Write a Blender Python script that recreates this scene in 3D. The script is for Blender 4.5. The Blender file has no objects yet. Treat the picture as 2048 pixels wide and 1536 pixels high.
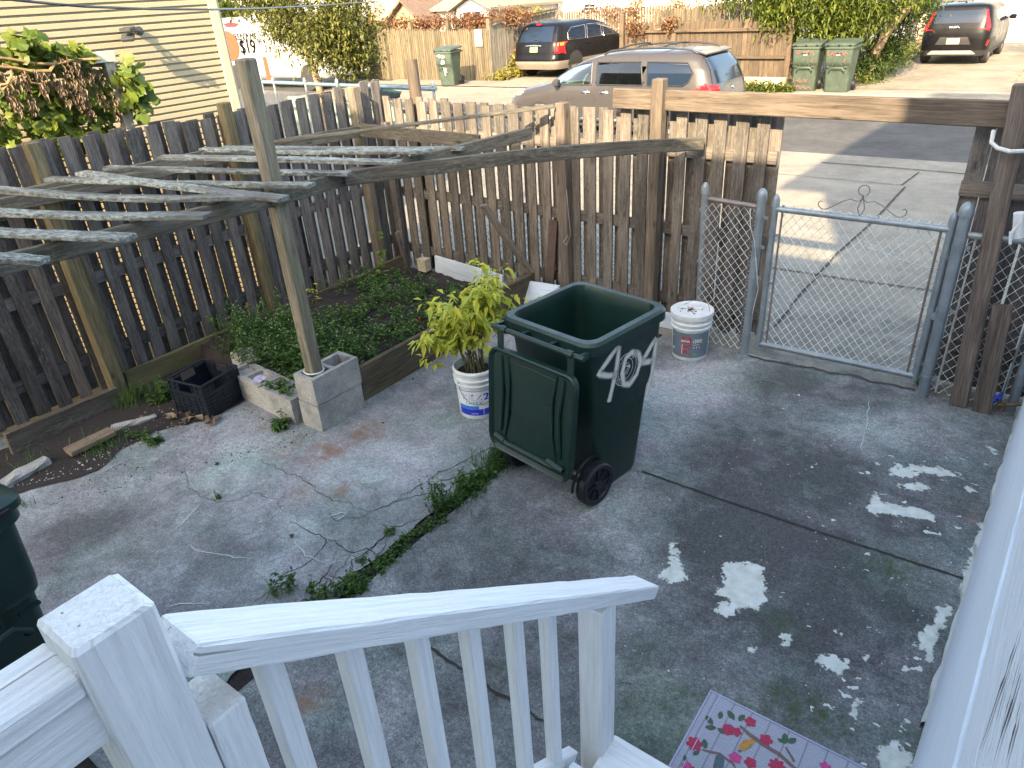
import bpy, math, random
import numpy as np
from mathutils import Vector, Matrix, noise
random.seed(7); RND = random.random
def U(a, b): return a + (b - a) * random.random()
scene = bpy.context.scene
COL = scene.collection
# ---------------------------------------------------------------- camera, sky, sun
FPX, PITCH, ROLL, YAW, EYE = 1411.0, .5054, .0684, .6682, 2.52
CW = Vector((0, 0, EYE))
_f = Vector((-math.sin(YAW) * math.cos(PITCH), math.cos(YAW) * math.cos(PITCH), -math.sin(PITCH)))
_r = _f.cross(Vector((0, 0, 1))).normalized(); _d = _f.cross(_r)
CR = _r * math.cos(ROLL) + _d * math.sin(ROLL); CD = -_r * math.sin(ROLL) + _d * math.cos(ROLL); CF = _f
cam = bpy.data.cameras.new('camera'); camo = bpy.data.objects.new('camera', cam); COL.objects.link(camo)
cam.sensor_width = 36; cam.lens = FPX / 2048 * 36; cam.clip_start = .02; cam.clip_end = 500
M = Matrix((CR, -CD, -CF)).transposed().to_4x4(); M.translation = CW; camo.matrix_world = M
scene.camera = camo
SUN_AZ, SUN_EL = math.radians(17), math.radians(32.4)
sd = Vector((-math.sin(SUN_AZ) * math.cos(SUN_EL), math.cos(SUN_AZ) * math.cos(SUN_EL), -math.sin(SUN_EL)))
sun = bpy.data.lights.new('sun', 'SUN'); sun.energy = 3.3; sun.angle = math.radians(.5); sun.color = (1, .78, .5)
suno = bpy.data.objects.new('sun', sun); COL.objects.link(suno)
suno.rotation_euler = sd.to_track_quat('-Z', 'Y').to_euler()
world = bpy.data.worlds.new('World'); scene.world = world; world.use_nodes = True
wn = world.node_tree.nodes; wl = world.node_tree.links
sky = wn.new('ShaderNodeTexSky'); sky.sky_type = 'NISHITA'; sky.sun_disc = False
sky.sun_elevation = SUN_EL; sky.dust_density = 2.5; sky.ozone_density = .6; sky.sun_rotation = math.atan2(-sd.x, -sd.y)
tint = wn.new('ShaderNodeMix'); tint.data_type = 'RGBA'; tint.blend_type = 'MULTIPLY'; tint.inputs[0].default_value = 1; tint.inputs[7].default_value = (1.1, 1.02, .87, 1)
wl.new(sky.outputs[0], tint.inputs[6]); wl.new(tint.outputs[2], wn['Background'].inputs[0]); wn['Background'].inputs[1].default_value = .15
scene.view_settings.view_transform = 'Standard'; scene.view_settings.look = 'None'
scene.view_settings.exposure = 2.62; scene.view_settings.gamma = 1
scene.render.film_transparent = False
scene.cycles.max_bounces = 6; scene.cycles.transparent_max_bounces = 16
scene.cycles.use_denoising = True
# points measured in the photograph (2048 px wide) turned into places on real planes
def ray(x, y): return CF + CR * ((x - 1024) / FPX) + CD * ((y - 768) / FPX)
def G(x, y, z=0.0):
    d = ray(x, y); return CW + d * ((z - CW.z) / d.z)
def PX(x, y, X):
    d = ray(x, y); return CW + d * (X / d.x)
def PY(x, y, Y):
    d = ray(x, y); return CW + d * (Y / d.y)
# ---------------------------------------------------------------- mesh helper
OFF = {}
class MB:
    def __init__(s): s.v = []; s.f = []; s.g = []; s.r = []
    def add(s, vs, fs, gs=None, r=None):
        b = len(s.v); s.v += [tuple(v) for v in vs]; s.f += [tuple(b + i for i in f) for f in fs]
        s.g += [tuple(g) for g in gs] if gs is not None else [tuple(v) for v in vs]
        r = RND() if r is None else r
        s.r += r if isinstance(r, list) else [r] * len(vs)
        return s
    def beam(s, p0, p1, w, h, up=(0, 0, 1), seg=1, jit=0, bev=0, r=None, bow=0):
        """plank from p0 to p1 (centre line); w across, h along up"""
        p0 = Vector(p0); p1 = Vector(p1); ax = (p1 - p0); L = ax.length; ax.normalize()
        up = Vector(up); sx = ax.cross(up)
        if sx.length < 1e-4: sx = ax.cross(Vector((0, 1, 0)))
        sx.normalize(); up = sx.cross(ax).normalized()
        if bev:
            b = bev; c = [(-w/2+b, -h/2), (w/2-b, -h/2), (w/2, -h/2+b), (w/2, h/2-b), (w/2-b, h/2), (-w/2+b, h/2), (-w/2, h/2-b), (-w/2, -h/2+b)]
        else: c = [(-w/2, -h/2), (w/2, -h/2), (w/2, h/2), (-w/2, h/2)]
        n = len(c); vs = []; gs = []; o = (U(0, 50), U(0, 50), U(0, 50))
        st = [i / seg for i in range(seg + 1)]
        if bev: st = [0] + [max(i / seg, b / L * 1.0) if i == 0 else min(i / seg, 1 - b / L) if i == seg else i / seg for i in range(seg + 1)] + [1]
        for k, t in enumerate(st):
            q = p0 + ax * (L * t) + up * (bow * math.sin(math.pi * t))
            k_ = (1 - 2 * bev / max(w, h) * .9) if bev and k in (0, len(st) - 1) else 1
            for (a, b_) in c:
                ja = U(-jit, jit); jb = U(-jit, jit)
                vs.append(q + sx * (a * k_ + ja) + up * (b_ * k_ + jb)); gs.append((t * L + o[0], a + o[1], b_ + o[2]))
        fs = []
        m = len(st)
        for k in range(m - 1):
            for i in range(n):
                j = (i + 1) % n; fs.append((k*n+i, k*n+j, (k+1)*n+j, (k+1)*n+i))
        fs.append(tuple(range(n - 1, -1, -1))); fs.append(tuple((m-1)*n + i for i in range(n)))
        return s.add(vs, fs, gs, r)
    def box(s, c, size, rz=0, bev=0, r=None):
        c = Vector(c); d = Vector((math.cos(rz), math.sin(rz), 0)) * (size[0] / 2)
        return s.beam(c - d, c + d, size[1], size[2], bev=bev, r=r)
    def tube(s, pts, rad, n=8, cap=True, r=None, closed=False):
        pts = [Vector(p) for p in pts]; m = len(pts); vs = []; gs = []; L = 0; o = U(0, 50)
        rads = rad if isinstance(rad, (list, tuple)) else [rad] * m
        ref = None
        for k in range(m):
            a = pts[k-1] if (k or closed) else pts[k]; b = pts[(k+1) % m] if (k < m-1 or closed) else pts[k]
            t = (b - a); t = t.normalized() if t.length > 1e-9 else Vector((0, 0, 1))
            if ref is None: ref = t.orthogonal().normalized()
            e = (ref - t * ref.dot(t)); e = e.normalized() if e.length > 1e-6 else t.orthogonal().normalized()
            ref = e; g = t.cross(e)
            if k: L += (pts[k] - pts[k-1]).length
            for i in range(n):
                an = 2 * math.pi * i / n
                vs.append(pts[k] + (e * math.cos(an) + g * math.sin(an)) * rads[k])
                gs.append((L + o, math.cos(an) * rads[k] + o, math.sin(an) * rads[k]))
        fs = []
        for k in range(m if closed else m - 1):
            k2 = (k + 1) % m
            for i in range(n): j = (i+1) % n; fs.append((k*n+i, k*n+j, k2*n+j, k2*n+i))
        if cap and not closed: fs.append(tuple(range(n-1, -1, -1))); fs.append(tuple((m-1)*n+i for i in range(n)))
        return s.add(vs, fs, gs, r)
    def lathe(s, c, prof, n=32, ax=(0, 0, 1), r=None):
        c = Vector(c); ax = Vector(ax).normalized(); e = ax.orthogonal().normalized()
        if abs(ax.z) > .99: e = Vector((1, 0, 0))
        g = ax.cross(e); vs = []
        for (R, h) in prof:
            for i in range(n):
                a = 2*math.pi*i/n; vs.append(c + ax*h + (e*math.cos(a)+g*math.sin(a))*R)
        fs = [(k*n+i, k*n+(i+1) % n, (k+1)*n+(i+1) % n, (k+1)*n+i) for k in range(len(prof)-1) for i in range(n)]
        return s.add(vs, fs, None, r)
    def poly(s, pts, r=None):
        return s.add(pts, [tuple(range(len(pts)))], None, r)
    def prism(s, pts, d, r=None):
        d = Vector(d); pts = [Vector(p) for p in pts]; n = len(pts)
        vs = pts + [p + d for p in pts]
        fs = [tuple(range(n-1, -1, -1)), tuple(range(n, 2*n))] + [(i, (i+1) % n, n+(i+1) % n, n+i) for i in range(n)]
        return s.add(vs, fs, None, r)
    def leaf(s, p, d, up, L, W, fold=.25, r=None, droop=0):
        d = Vector(d).normalized(); sd_ = d.cross(Vector(up))
        if sd_.length < 1e-3: sd_ = d.orthogonal()
        sd_.normalize(); u = sd_.cross(d); p = Vector(p)
        m = p + d * (L * .42) - u * (W * fold); tip = p + d * L - Vector((0, 0, droop * L))
        return s.add([p, m + sd_*(W/2) + u*(W*fold*2), tip, m - sd_*(W/2) + u*(W*fold*2), m + d*L*.1], [(0, 1, 4), (1, 2, 4), (2, 3, 4), (3, 0, 4)], None, r)
    def build(s, name, mat, parent=None, smooth=False):
        me = bpy.data.meshes.new(name)
        if parent is None:
            a = np.array(s.v); o = Vector((float((a[:, 0].min()+a[:, 0].max())/2), float((a[:, 1].min()+a[:, 1].max())/2), float(a[:, 2].min())))
        else: o = OFF[parent.name]
        me.from_pydata([(x-o.x, y-o.y, z-o.z) for x, y, z in s.v], [], s.f)
        at = me.attributes.new('g', 'FLOAT_VECTOR', 'POINT'); at.data.foreach_set('vector', np.array(s.g, dtype=np.float32).ravel())
        at = me.attributes.new('r', 'FLOAT', 'POINT'); at.data.foreach_set('value', np.array(s.r, dtype=np.float32))
        if smooth: me.polygons.foreach_set('use_smooth', [True] * len(me.polygons))
        if smooth and smooth != 2:
            try: me.set_sharp_from_angle(angle=math.radians(38))
            except Exception: pass
        me.materials.append(mat); me.update()
        ob = bpy.data.objects.new(name, me); COL.objects.link(ob)
        if parent is None: ob.location = o; OFF[ob.name] = o
        else: ob.parent = parent; OFF[ob.name] = o
        return ob
def tag(o, label, cat, group=None, kind=None):
    if label: o['label'] = label
    if cat: o['category'] = cat
    if group: o['group'] = group
    if kind: o['kind'] = kind
    return o
def thing(name, loc, label, cat, group=None):
    e = bpy.data.objects.new(name, None); COL.objects.link(e); e.empty_display_size = .1
    e.location = loc; OFF[e.name] = Vector(loc)
    return tag(e, label, cat, group)
def struct(o, kind='structure'): o['kind'] = kind; return o
def copy_thing(root, loc, rz, label):
    r = root.copy(); COL.objects.link(r); r.location = loc; r.rotation_euler = (0, 0, rz); r['label'] = label; OFF[r.name] = Vector((0, 0, 0))
    for ch in list(root.children):
        c = ch.copy(); COL.objects.link(c); c.parent = r
        for g in ch.children:
            d = g.copy(); COL.objects.link(d); d.parent = c
    return r
# ---------------------------------------------------------------- materials
class NT:
    def __init__(s, name):
        s.m = bpy.data.materials.new(name); s.m.use_nodes = True; s.t = s.m.node_tree; s.n = s.t.nodes; s.b = s.n['Principled BSDF']
    def new(s, k, **kw):
        n = s.n.new(k)
        for a, b in kw.items():
            if hasattr(n, a): setattr(n, a, b)
            else: n.inputs[a].default_value = b
        return n
    def link(s, a, b): s.t.links.new(a, b)
    def attr(s, name, out=1):
        n = s.n.new('ShaderNodeAttribute'); n.attribute_name = name; return n.outputs[out]
    def mapv(s, src, sc=(1, 1, 1), loc=(0, 0, 0)):
        n = s.n.new('ShaderNodeMapping'); n.inputs['Scale'].default_value = sc; n.inputs['Location'].default_value = loc; s.link(src, n.inputs[0]); return n.outputs[0]
    def noise(s, vec, scale=5, detail=4, rough=.5, dist=0):
        n = s.n.new('ShaderNodeTexNoise'); n.inputs['Scale'].default_value = scale; n.inputs['Detail'].default_value = detail
        n.inputs['Roughness'].default_value = rough; n.inputs['Distortion'].default_value = dist
        if vec is not None: s.link(vec, n.inputs['Vector'])
        return n.outputs[0]
    def ramp(s, src, stops, interp='LINEAR'):
        n = s.n.new('ShaderNodeValToRGB'); n.color_ramp.interpolation = interp; e = n.color_ramp.elements
        while len(e) < len(stops): e.new(.5)
        for i, (p, c) in enumerate(stops):
            e[i].position = p; e[i].color = (c, c, c, 1) if isinstance(c, (int, float)) else (*c, 1)
        s.link(src, n.inputs[0]); return n.outputs[0]
    def mix(s, f, a, b, mode='MIX'):
        n = s.n.new('ShaderNodeMix'); n.data_type = 'RGBA'; n.blend_type = mode
        for v, i in ((f, 0), (a, 6), (b, 7)):
            if isinstance(v, (int, float)): n.inputs[i].default_value = v if i == 0 else (v, v, v, 1)
            elif isinstance(v, tuple): n.inputs[i].default_value = (*v, 1)
            else: s.link(v, n.inputs[i])
        return n.outputs[2]
    def math(s, op, a, b=0.0, clamp=False):
        n = s.n.new('ShaderNodeMath'); n.operation = op; n.use_clamp = clamp
        for v, i in ((a, 0), (b, 1)):
            if isinstance(v, (int, float)): n.inputs[i].default_value = v
            else: s.link(v, n.inputs[i])
        return n.outputs[0]
    def bump(s, h, strength=.3, dist=.01):
        n = s.n.new('ShaderNodeBump'); n.inputs['Strength'].default_value = strength; n.inputs['Distance'].default_value = dist
        s.link(h, n.inputs['Height']); s.link(n.outputs[0], s.b.inputs['Normal']); return n
    def color(s, c):
        if isinstance(c, tuple): s.b.inputs['Base Color'].default_value = (*c, 1)
        else: s.link(c, s.b.inputs['Base Color'])
    def rough(s, r):
        if isinstance(r, (int, float)): s.b.inputs['Roughness'].default_value = r
        else: s.link(r, s.b.inputs['Roughness'])
    def pos(s): 
        n = s.n.new('ShaderNodeNewGeometry'); return n.outputs['Position']
    def objc(s):
        n = s.n.new('ShaderNodeTexCoord'); return n.outputs['Object']
def simple(name, c, rough=.6, metal=0, spec=.5, var=.12, vs=12, bump=0, coat=0):
    t = NT(name); p = t.objc(); n = t.noise(p, vs, 5, .6)
    lo = tuple(x*(1-var) for x in c); hi = tuple(min(1, x*(1+var)) for x in c)
    t.color(t.ramp(n, [(.3, lo), (.7, hi)])); t.rough(rough); t.b.inputs['Metallic'].default_value = metal
    t.b.inputs['Specular IOR Level'].default_value = spec
    if coat: t.b.inputs['Coat Weight'].default_value = coat; t.b.inputs['Coat Roughness'].default_value = .05
    if bump: t.bump(t.noise(p, vs*5, 4, .6), bump, .004)
    return t.m
def wood(name, dark, mid, light, lichen=0.0, lc=(.3, .36, .33), vari=.5, bs=.5, knots=True, moss=0.0, mossc=(.1, .11, .03)):
    t = NT(name); g = t.attr('g'); r = t.attr('r', 2)
    fine = t.noise(t.mapv(g, (2.2, 60, 60)), 2.2, 6, .65, .6)
    wide = t.noise(t.mapv(g, (1.2, 14, 14)), 1.3, 4, .6, 1.2)
    c = t.ramp(fine, [(.34, dark), (.49, mid), (.64, light)])
    c2 = t.ramp(wide, [(.3, dark), (.7, light)])
    c = t.mix(.4, c, c2)
    rr = t.ramp(r, [(0, (1-vari*.75,)*3), (.5, (1.0, .97, .93)), (1, (1+vari*.5, 1+vari*.4, 1+vari*.28))])
    c = t.mix(1.0, c, rr, 'MULTIPLY')
    big = t.noise(t.mapv(g, (1.6, 6, 6)), 1.6, 3, .6)
    c = t.mix(1.0, c, t.ramp(big, [(.3, .72), (.7, 1.18)]), 'MULTIPLY')
    if knots:
        v = t.new('ShaderNodeTexVoronoi'); v.inputs['Scale'].default_value = 1.0; t.link(t.mapv(g, (3.2, 9, 9)), v.inputs['Vector'])
        k = t.ramp(v.outputs['Distance'], [(.0, .2), (.06, .35), (.09, .65), (.16, 1.0)])
        c = t.mix(.8, c, k, 'MULTIPLY')
    hb = fine
    if lichen:
        l = t.noise(t.mapv(g, (10, 26, 26)), 2.6, 7, .72)
        lb = t.noise(t.mapv(g, (2, 8, 8)), 1.0, 2, .5)
        lm = t.math('MULTIPLY', t.ramp(l, [(.52-.12*lichen, 0.0), (.6, 1.0)]), t.ramp(lb, [(.3, 0.0), (.62, 1.0)]))
        c = t.mix(t.math('MULTIPLY', lm, min(1, lichen)), c, lc)
        hb = t.math('ADD', fine, t.math('MULTIPLY', lm, .4))
    if moss:
        mm = t.ramp(t.noise(t.mapv(g, (1.5, 10, 10)), 1.2, 4, .6), [(.62-.3*moss, 0.0), (.75, 1.0)])
        c = t.mix(t.math('MULTIPLY', mm, moss), c, mossc)
    t.color(c); t.rough(.9); t.b.inputs['Specular IOR Level'].default_value = .2
    t.bump(hb, bs, .006)
    return t.m
def leafmat(name, cols, trans=.35, rough=.5):
    t = NT(name); r = t.attr('r', 2); n = t.noise(t.pos(), 9, 3, .6)
    k = t.math('ADD', t.math('MULTIPLY', r, .75), t.math('MULTIPLY', n, .25))
    c = t.ramp(k, [(i / (len(cols)-1), c) for i, c in enumerate(cols)])
    t.color(c); t.rough(rough); t.b.inputs['Specular IOR Level'].default_value = .3
    tr = t.new('ShaderNodeBsdfTranslucent'); t.link(c, tr.inputs[0]); mx = t.new('ShaderNodeMixShader'); mx.inputs[0].default_value = trans
    t.link(t.b.outputs[0], mx.inputs[1]); t.link(tr.outputs[0], mx.inputs[2]); t.link(mx.outputs[0], t.n['Material Output'].inputs[0])
    return t.m
W_FENCE = wood('weathered_fence_wood', (0.0428, 0.0362, 0.033), (0.117, 0.105, 0.0971), (0.21, 0.191, 0.178), lichen=.28, lc=(.26, .3, .27), vari=.55)
W_FENCE_D = wood('dark_fence_wood', (0.0411, 0.037, 0.0391), (0.111, 0.1, 0.104), (0.197, 0.184, 0.178), lichen=.3, lc=(.22, .28, .25), vari=.6)
W_SLAT = wood('lichened_slat_wood', (0.0312, 0.0312, 0.0301), (0.0886, 0.091, 0.0886), (0.171, 0.176, 0.171), lichen=.95, lc=(.42, .46, .42), vari=.35, bs=.9)
W_BEAM = wood('grey_beam_wood', (0.0472, 0.0404, 0.0336), (0.114, 0.101, 0.0845), (0.202, 0.182, 0.152), lichen=.35, lc=(.24, .28, .23), vari=.35)
W_PT = wood('treated_beam_wood', (0.0554, 0.0451, 0.036), (0.111, 0.0928, 0.0756), (0.181, 0.153, 0.128), vari=.25, bs=.8)
W_MOSS = wood('mossy_post_wood', (0.0553, 0.0467, 0.0298), (0.136, 0.119, 0.0765), (0.23, 0.204, 0.136), moss=.55, mossc=(.1, .1, .045), vari=.3)
W_BED = wood('bed_board_wood', (0.0425, 0.034, 0.0238), (0.106, 0.0892, 0.0638), (0.178, 0.153, 0.111), moss=.45, mossc=(.1, .1, .045), vari=.3)
W_RED = wood('old_post_wood', (0.0461, 0.036, 0.032), (0.115, 0.0962, 0.0864), (0.19, 0.165, 0.144), vari=.3)
W_FAR = wood('far_fence_wood', (0.0424, 0.0311, 0.0215), (0.0891, 0.0685, 0.0493), (0.127, 0.102, 0.0755), vari=.35, knots=False, bs=.3)
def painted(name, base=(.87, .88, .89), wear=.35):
    t = NT(name); g = t.attr('g')
    fine = t.noise(t.mapv(g, (1.6, 62, 62)), 1.6, 6, .62, .8)
    ring = t.noise(t.mapv(g, (1.2, 22, 22)), 1.5, 3, .5, 2.5)
    c = t.mix(.5, t.ramp(fine, [(.3, tuple(x*.72 for x in base)), (.56, base)]), t.ramp(ring, [(.35, tuple(x*.88 for x in base)), (.6, base)]))
    w = t.noise(t.mapv(g, (4, 30, 30)), 2.4, 7, .75)
    wear2 = t.noise(t.mapv(g, (2, 5, 5)), 1.4, 2, .5)
    wm = t.math('MULTIPLY', t.ramp(w, [(.62, 0.0), (.68, 1.0)]), t.ramp(wear2, [(.5, 0.0), (.65, 1.0)]))
    c = t.mix(t.math('MULTIPLY', wm, wear), c, (.3, .33, .4))
    ck = t.noise(t.mapv(g, (1.1, 75, 75)), 1.0, 2, .4)
    c = t.mix(t.ramp(ck, [(.235, .75), (.262, 0.0)]), c, (.16, .15, .15))
    t.color(c); t.rough(.5)
    t.bump(t.math('ADD', fine, t.math('MULTIPLY', ring, .6)), .9, .006); return t.m
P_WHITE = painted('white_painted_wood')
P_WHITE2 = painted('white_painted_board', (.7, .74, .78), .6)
def metal_galv(name, c=(.33, .4, .47), rust=.3):
    t = NT(name); p = t.objc(); n = t.noise(p, 9, 5, .6); n2 = t.noise(p, 34, 4, .6)
    a = t.ramp(n, [(.3, tuple(x*.75 for x in c)), (.7, tuple(x*1.2 for x in c))])
    rm = t.ramp(t.math('MULTIPLY', n, n2), [(.33, 0.0), (.4, 1.0)])
    a = t.mix(t.math('MULTIPLY', rm, rust), a, (.11, .07, .05)); t.color(a); t.rough(.45); t.b.inputs['Metallic'].default_value = .35
    t.bump(n2, .15, .002); return t.m
GALV = metal_galv('galvanised_tube', (.22, .265, .30)); GALV_W = metal_galv('galvanised_wire', (.6, .62, .62), .1)
RUSTY = metal_galv('rusty_tube', (.2, .17, .16), .9); GALV_L = metal_galv('light_galvanised', (.26, .29, .30), .2)
IRON = metal_galv('old_iron', (.17, .17, .18), .5)
# ---------------------------------------------------------------- text
_tc = {}
def text_mesh(s):
    if s in _tc: return _tc[s]
    cu = bpy.data.curves.new('tmp', 'FONT'); cu.body = s; cu.size = 1; cu.align_x = 'CENTER'; cu.align_y = 'CENTER'
    ob = bpy.data.objects.new('tmp', cu); me = bpy.data.meshes.new_from_object(ob)
    v = [tuple(x.co) for x in me.vertices]; f = [tuple(p.vertices) for p in me.polygons]
    bpy.data.objects.remove(ob); bpy.data.curves.remove(cu); bpy.data.meshes.remove(me)
    _tc[s] = (v, f); return v, f
def put_text(mb, s, fn, size, cx=0, cy=0, sx=1.0, rot=0, bold=0):
    """fn maps (u, v) in metres to a place on the surface"""
    v, f = text_mesh(s); c_, s_ = math.cos(rot), math.sin(rot)
    for k in range(1 + bold):
        dx = k * size * .03
        mb.add([fn(cx + (x*sx*c_ - y*s_)*size + dx, cy + (x*sx*s_ + y*c_)*size) for x, y, z in v], f, None, .5)
# ================================================================ GROUND
def sheet(name, pts, z, mat):
    m = MB(); m.poly([(p[0], p[1], z) for p in pts]); return struct(m.build(name, mat))
def conc(name, dark, mid, light, spec=.25, sp=.5, scale=1.0):
    t = NT(name); p = t.pos()
    big = t.noise(p, 1.1*scale, 5, .62, .4); med = t.noise(p, 6*scale, 6, .65); fine = t.noise(p, 120, 4, .7); pit = t.noise(p, 300, 2, .6)
    c = t.ramp(t.math('ADD', t.math('MULTIPLY', big, .6), t.math('MULTIPLY', med, .4)), [(.36, dark), (.5, mid), (.64, light)])
    c = t.mix(1.0, c, t.ramp(fine, [(.25, 1-sp*.7), (.5, 1.0), (.75, 1+sp*.6)]), 'MULTIPLY')
    c = t.mix(1.0, c, t.ramp(pit, [(.3, 1-sp*.6), (.42, 1.0), (.66, 1.0), (.74, 1+sp*.7)]), 'MULTIPLY')
    t.color(c); t.rough(.88); t.b.inputs['Specular IOR Level'].default_value = spec; t.bump(fine, .35, .004); return t.m
def yard_mat(name, dark, mid, light):
    """old concrete: stains, rust, moss and white paint spills follow masks laid on the slab"""
    t = NT(name); p = t.pos()
    big = t.noise(p, 1.5, 6, .65, .6); med = t.noise(p, 7, 6, .68, .5); fine = t.noise(p, 130, 4, .72); pit = t.noise(p, 330, 2, .6)
    st = t.attr('stain', 2); 
    v = t.math('ADD', t.math('ADD', t.math('MULTIPLY', big, .45), t.math('MULTIPLY', med, .35)), t.math('MULTIPLY', fine, .12))
    v = t.math('ADD', v, t.math('MULTIPLY', st, .17))
    c = t.ramp(v, [(.32, dark), (.46, mid), (.61, light)])
    hue = t.noise(p, 2.3, 4, .6); c = t.mix(1.0, c, t.ramp(hue, [(.35, (1.08, .99, 1.04)), (.52, (1, 1, 1)), (.68, (.9, 1.02, .97))]), 'MULTIPLY')
    c = t.mix(1.0, c, t.ramp(t.noise(p, 210, 2, .6), [(.3, .35), (.42, 1.0), (.62, 1.0), (.72, 2.1)]), 'MULTIPLY')
    c = t.mix(1.0, c, t.ramp(t.noise(p, 85, 4, .75), [(.28, .55), (.5, 1.0), (.72, 1.6)]), 'MULTIPLY')
    c = t.mix(1.0, c, t.ramp(t.noise(p, 34, 3, .6), [(.3, .8), (.7, 1.22)]), 'MULTIPLY')
    ru = t.math('MULTIPLY', t.attr('rust', 2), t.ramp(t.noise(p, 9, 6, .75), [(.4, 0.0), (.62, 1.0)]))
    c = t.mix(ru, c, (.2, .1, .05))
    mo = t.math('MULTIPLY', t.attr('moss', 2), t.ramp(t.noise(p, 22, 6, .75), [(.4, 0.0), (.6, 1.0)]))
    c = t.mix(mo, c, (.05, .075, .028))
    n = t.noise(p, 28, 7, .75); n3 = t.noise(p, 7, 3, .6)
    pa = t.math('ADD', t.attr('paint', 2), t.math('ADD', t.math('MULTIPLY', t.math('SUBTRACT', n, .5), .11), t.math('MULTIPLY', t.math('SUBTRACT', n3, .5), .06)))
    pm = t.ramp(pa, [(0.0, 0.0), (.006, 1.0)])
    worn = t.ramp(t.noise(p, 45, 6, .7), [(.2, .75), (.42, 1.0)])
    pm = t.math('MULTIPLY', pm, worn)
    # scattered flecks
    vo = t.new('ShaderNodeTexVoronoi'); vo.inputs['Scale'].default_value = 11; wrp = t.n.new('ShaderNodeTexNoise'); wrp.inputs['Scale'].default_value = 24; wrp.inputs['Detail'].default_value = 5; t.link(p, wrp.inputs['Vector'])
    wa = t.n.new('ShaderNodeVectorMath'); wa.operation = 'MULTIPLY_ADD'; wa.inputs[1].default_value = (.09, .09, .09); t.link(wrp.outputs['Color'], wa.inputs[0]); t.link(p, wa.inputs[2]); t.link(t.mapv(wa.outputs[0], (1, 1.7, 1)), vo.inputs['Vector'])
    sz = t.noise(p, 3.1, 3, .6); fl = t.math('LESS_THAN', t.math('ADD', vo.outputs['Distance'], t.math('MULTIPLY', n, .1)), t.math('MULTIPLY', t.attr('fleck', 2), t.math('MULTIPLY', t.math('SUBTRACT', sz, .21), .56)))
    pm = t.math('MAXIMUM', pm, fl)
    c = t.mix(t.math('MULTIPLY', pm, .92), c, t.ramp(t.noise(p, 18, 5, .6), [(.3, (.47, .5, .43)), (.7, (.68, .71, .7))]))
    t.color(c); t.rough(.85); t.b.inputs['Specular IOR Level'].default_value = .3
    t.bump(t.math('ADD', t.math('MULTIPLY', fine, .6), t.math('ADD', med, t.math('MULTIPLY', pm, .5))), .45, .006); return t.m
def w2(x, y): p = G(x, y); return (p.x, p.y)
def seg_d(X, Y, a, b):
    ax, ay = a; bx, by = b; dx, dy = bx-ax, by-ay; L = dx*dx+dy*dy + 1e-9
    t = np.clip(((X-ax)*dx+(Y-ay)*dy)/L, 0, 1); return np.hypot(X-ax-t*dx, Y-ay-t*dy)
def poly_sdf(X, Y, P):
    d = np.full(X.shape, 9.0); ins = np.zeros(X.shape, bool); n = len(P)
    for i in range(n):
        a, b = P[i], P[(i+1) % n]; d = np.minimum(d, seg_d(X, Y, a, b))
        c = ((a[1] > Y) != (b[1] > Y)) & (X < (b[0]-a[0])*(Y-a[1])/((b[1]-a[1]) if abs(b[1]-a[1]) > 1e-9 else 1e-9)+a[0]); ins ^= c
    return np.where(ins, d, -d)
PATCH = [[(1445,1125),(1482,1122),(1500,1124),(1528,1136),(1530,1160),(1536,1178),(1530,1202),(1512,1224),(1488,1218),(1470,1232),(1440,1236),(1424,1222),(1440,1206),(1462,1204),(1430,1186),(1448,1172),(1442,1150)],
 [(1335,1092),(1352,1088),(1360,1104),(1358,1124),(1372,1160),(1350,1168),(1318,1160),(1322,1140),(1338,1130),(1334,1110)],
 [(1636,1300),(1650,1312),(1660,1302),(1672,1308),(1680,1322),(1700,1322),(1698,1344),(1672,1350),(1650,1336),(1632,1330)],
 [(1720,1395),(1730,1392),(1712,1430),(1698,1448),(1689,1446),(1700,1420),(1706,1398),(1714,1402)],
 [(1488,1300),(1512,1290),(1520,1274),(1526,1286),(1512,1302),(1496,1308)], [(1564,1268),(1580,1270),(1582,1288),(1568,1294)],
 [(1672,1256),(1684,1262),(1680,1270),(1668,1266)], [(1724,1302),(1742,1304),(1742,1316),(1732,1322)],
 [(1736,1014),(1752,982),(1758,1004),(1792,1010),(1846,1016),(1872,1038),(1866,1044),(1800,1032),(1742,1026)],
 [(1790,970),(1862,966),(1868,976),(1840,982),(1800,976)], [(1776,936),(1806,934),(1836,948),(1820,956),(1784,950)],
 [(1810,926),(1860,934),(1900,942),(1926,958),(1900,954),(1850,946),(1816,938)], [(1918,968),(1950,976),(1960,990),(1930,986)],
 [(1876,1216),(1905,1214),(1890,1250),(1872,1290),(1862,1330),(1850,1310),(1836,1290),(1838,1266),(1862,1250)],
 [(1752,1488),(1790,1480),(1800,1496),(1830,1510),(1800,1560),(1762,1548)], [(1955,876),(1992,900),(2000,916),(1972,896)],
 [(1960,1046),(1985,1040),(1945,1170),(1915,1192),(1935,1130)]]
MIST = [(1840,1000,.35,1.0),(1880,950,.3,.8),(1840,1030,.16,.9),(1700,1480,.25,.5),(1860,1330,.2,.8),(1780,1400,.2,.4),(1980,920,.2,.5),(520,1180,.07,.5),(400,1170,.08,.4)]
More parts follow.
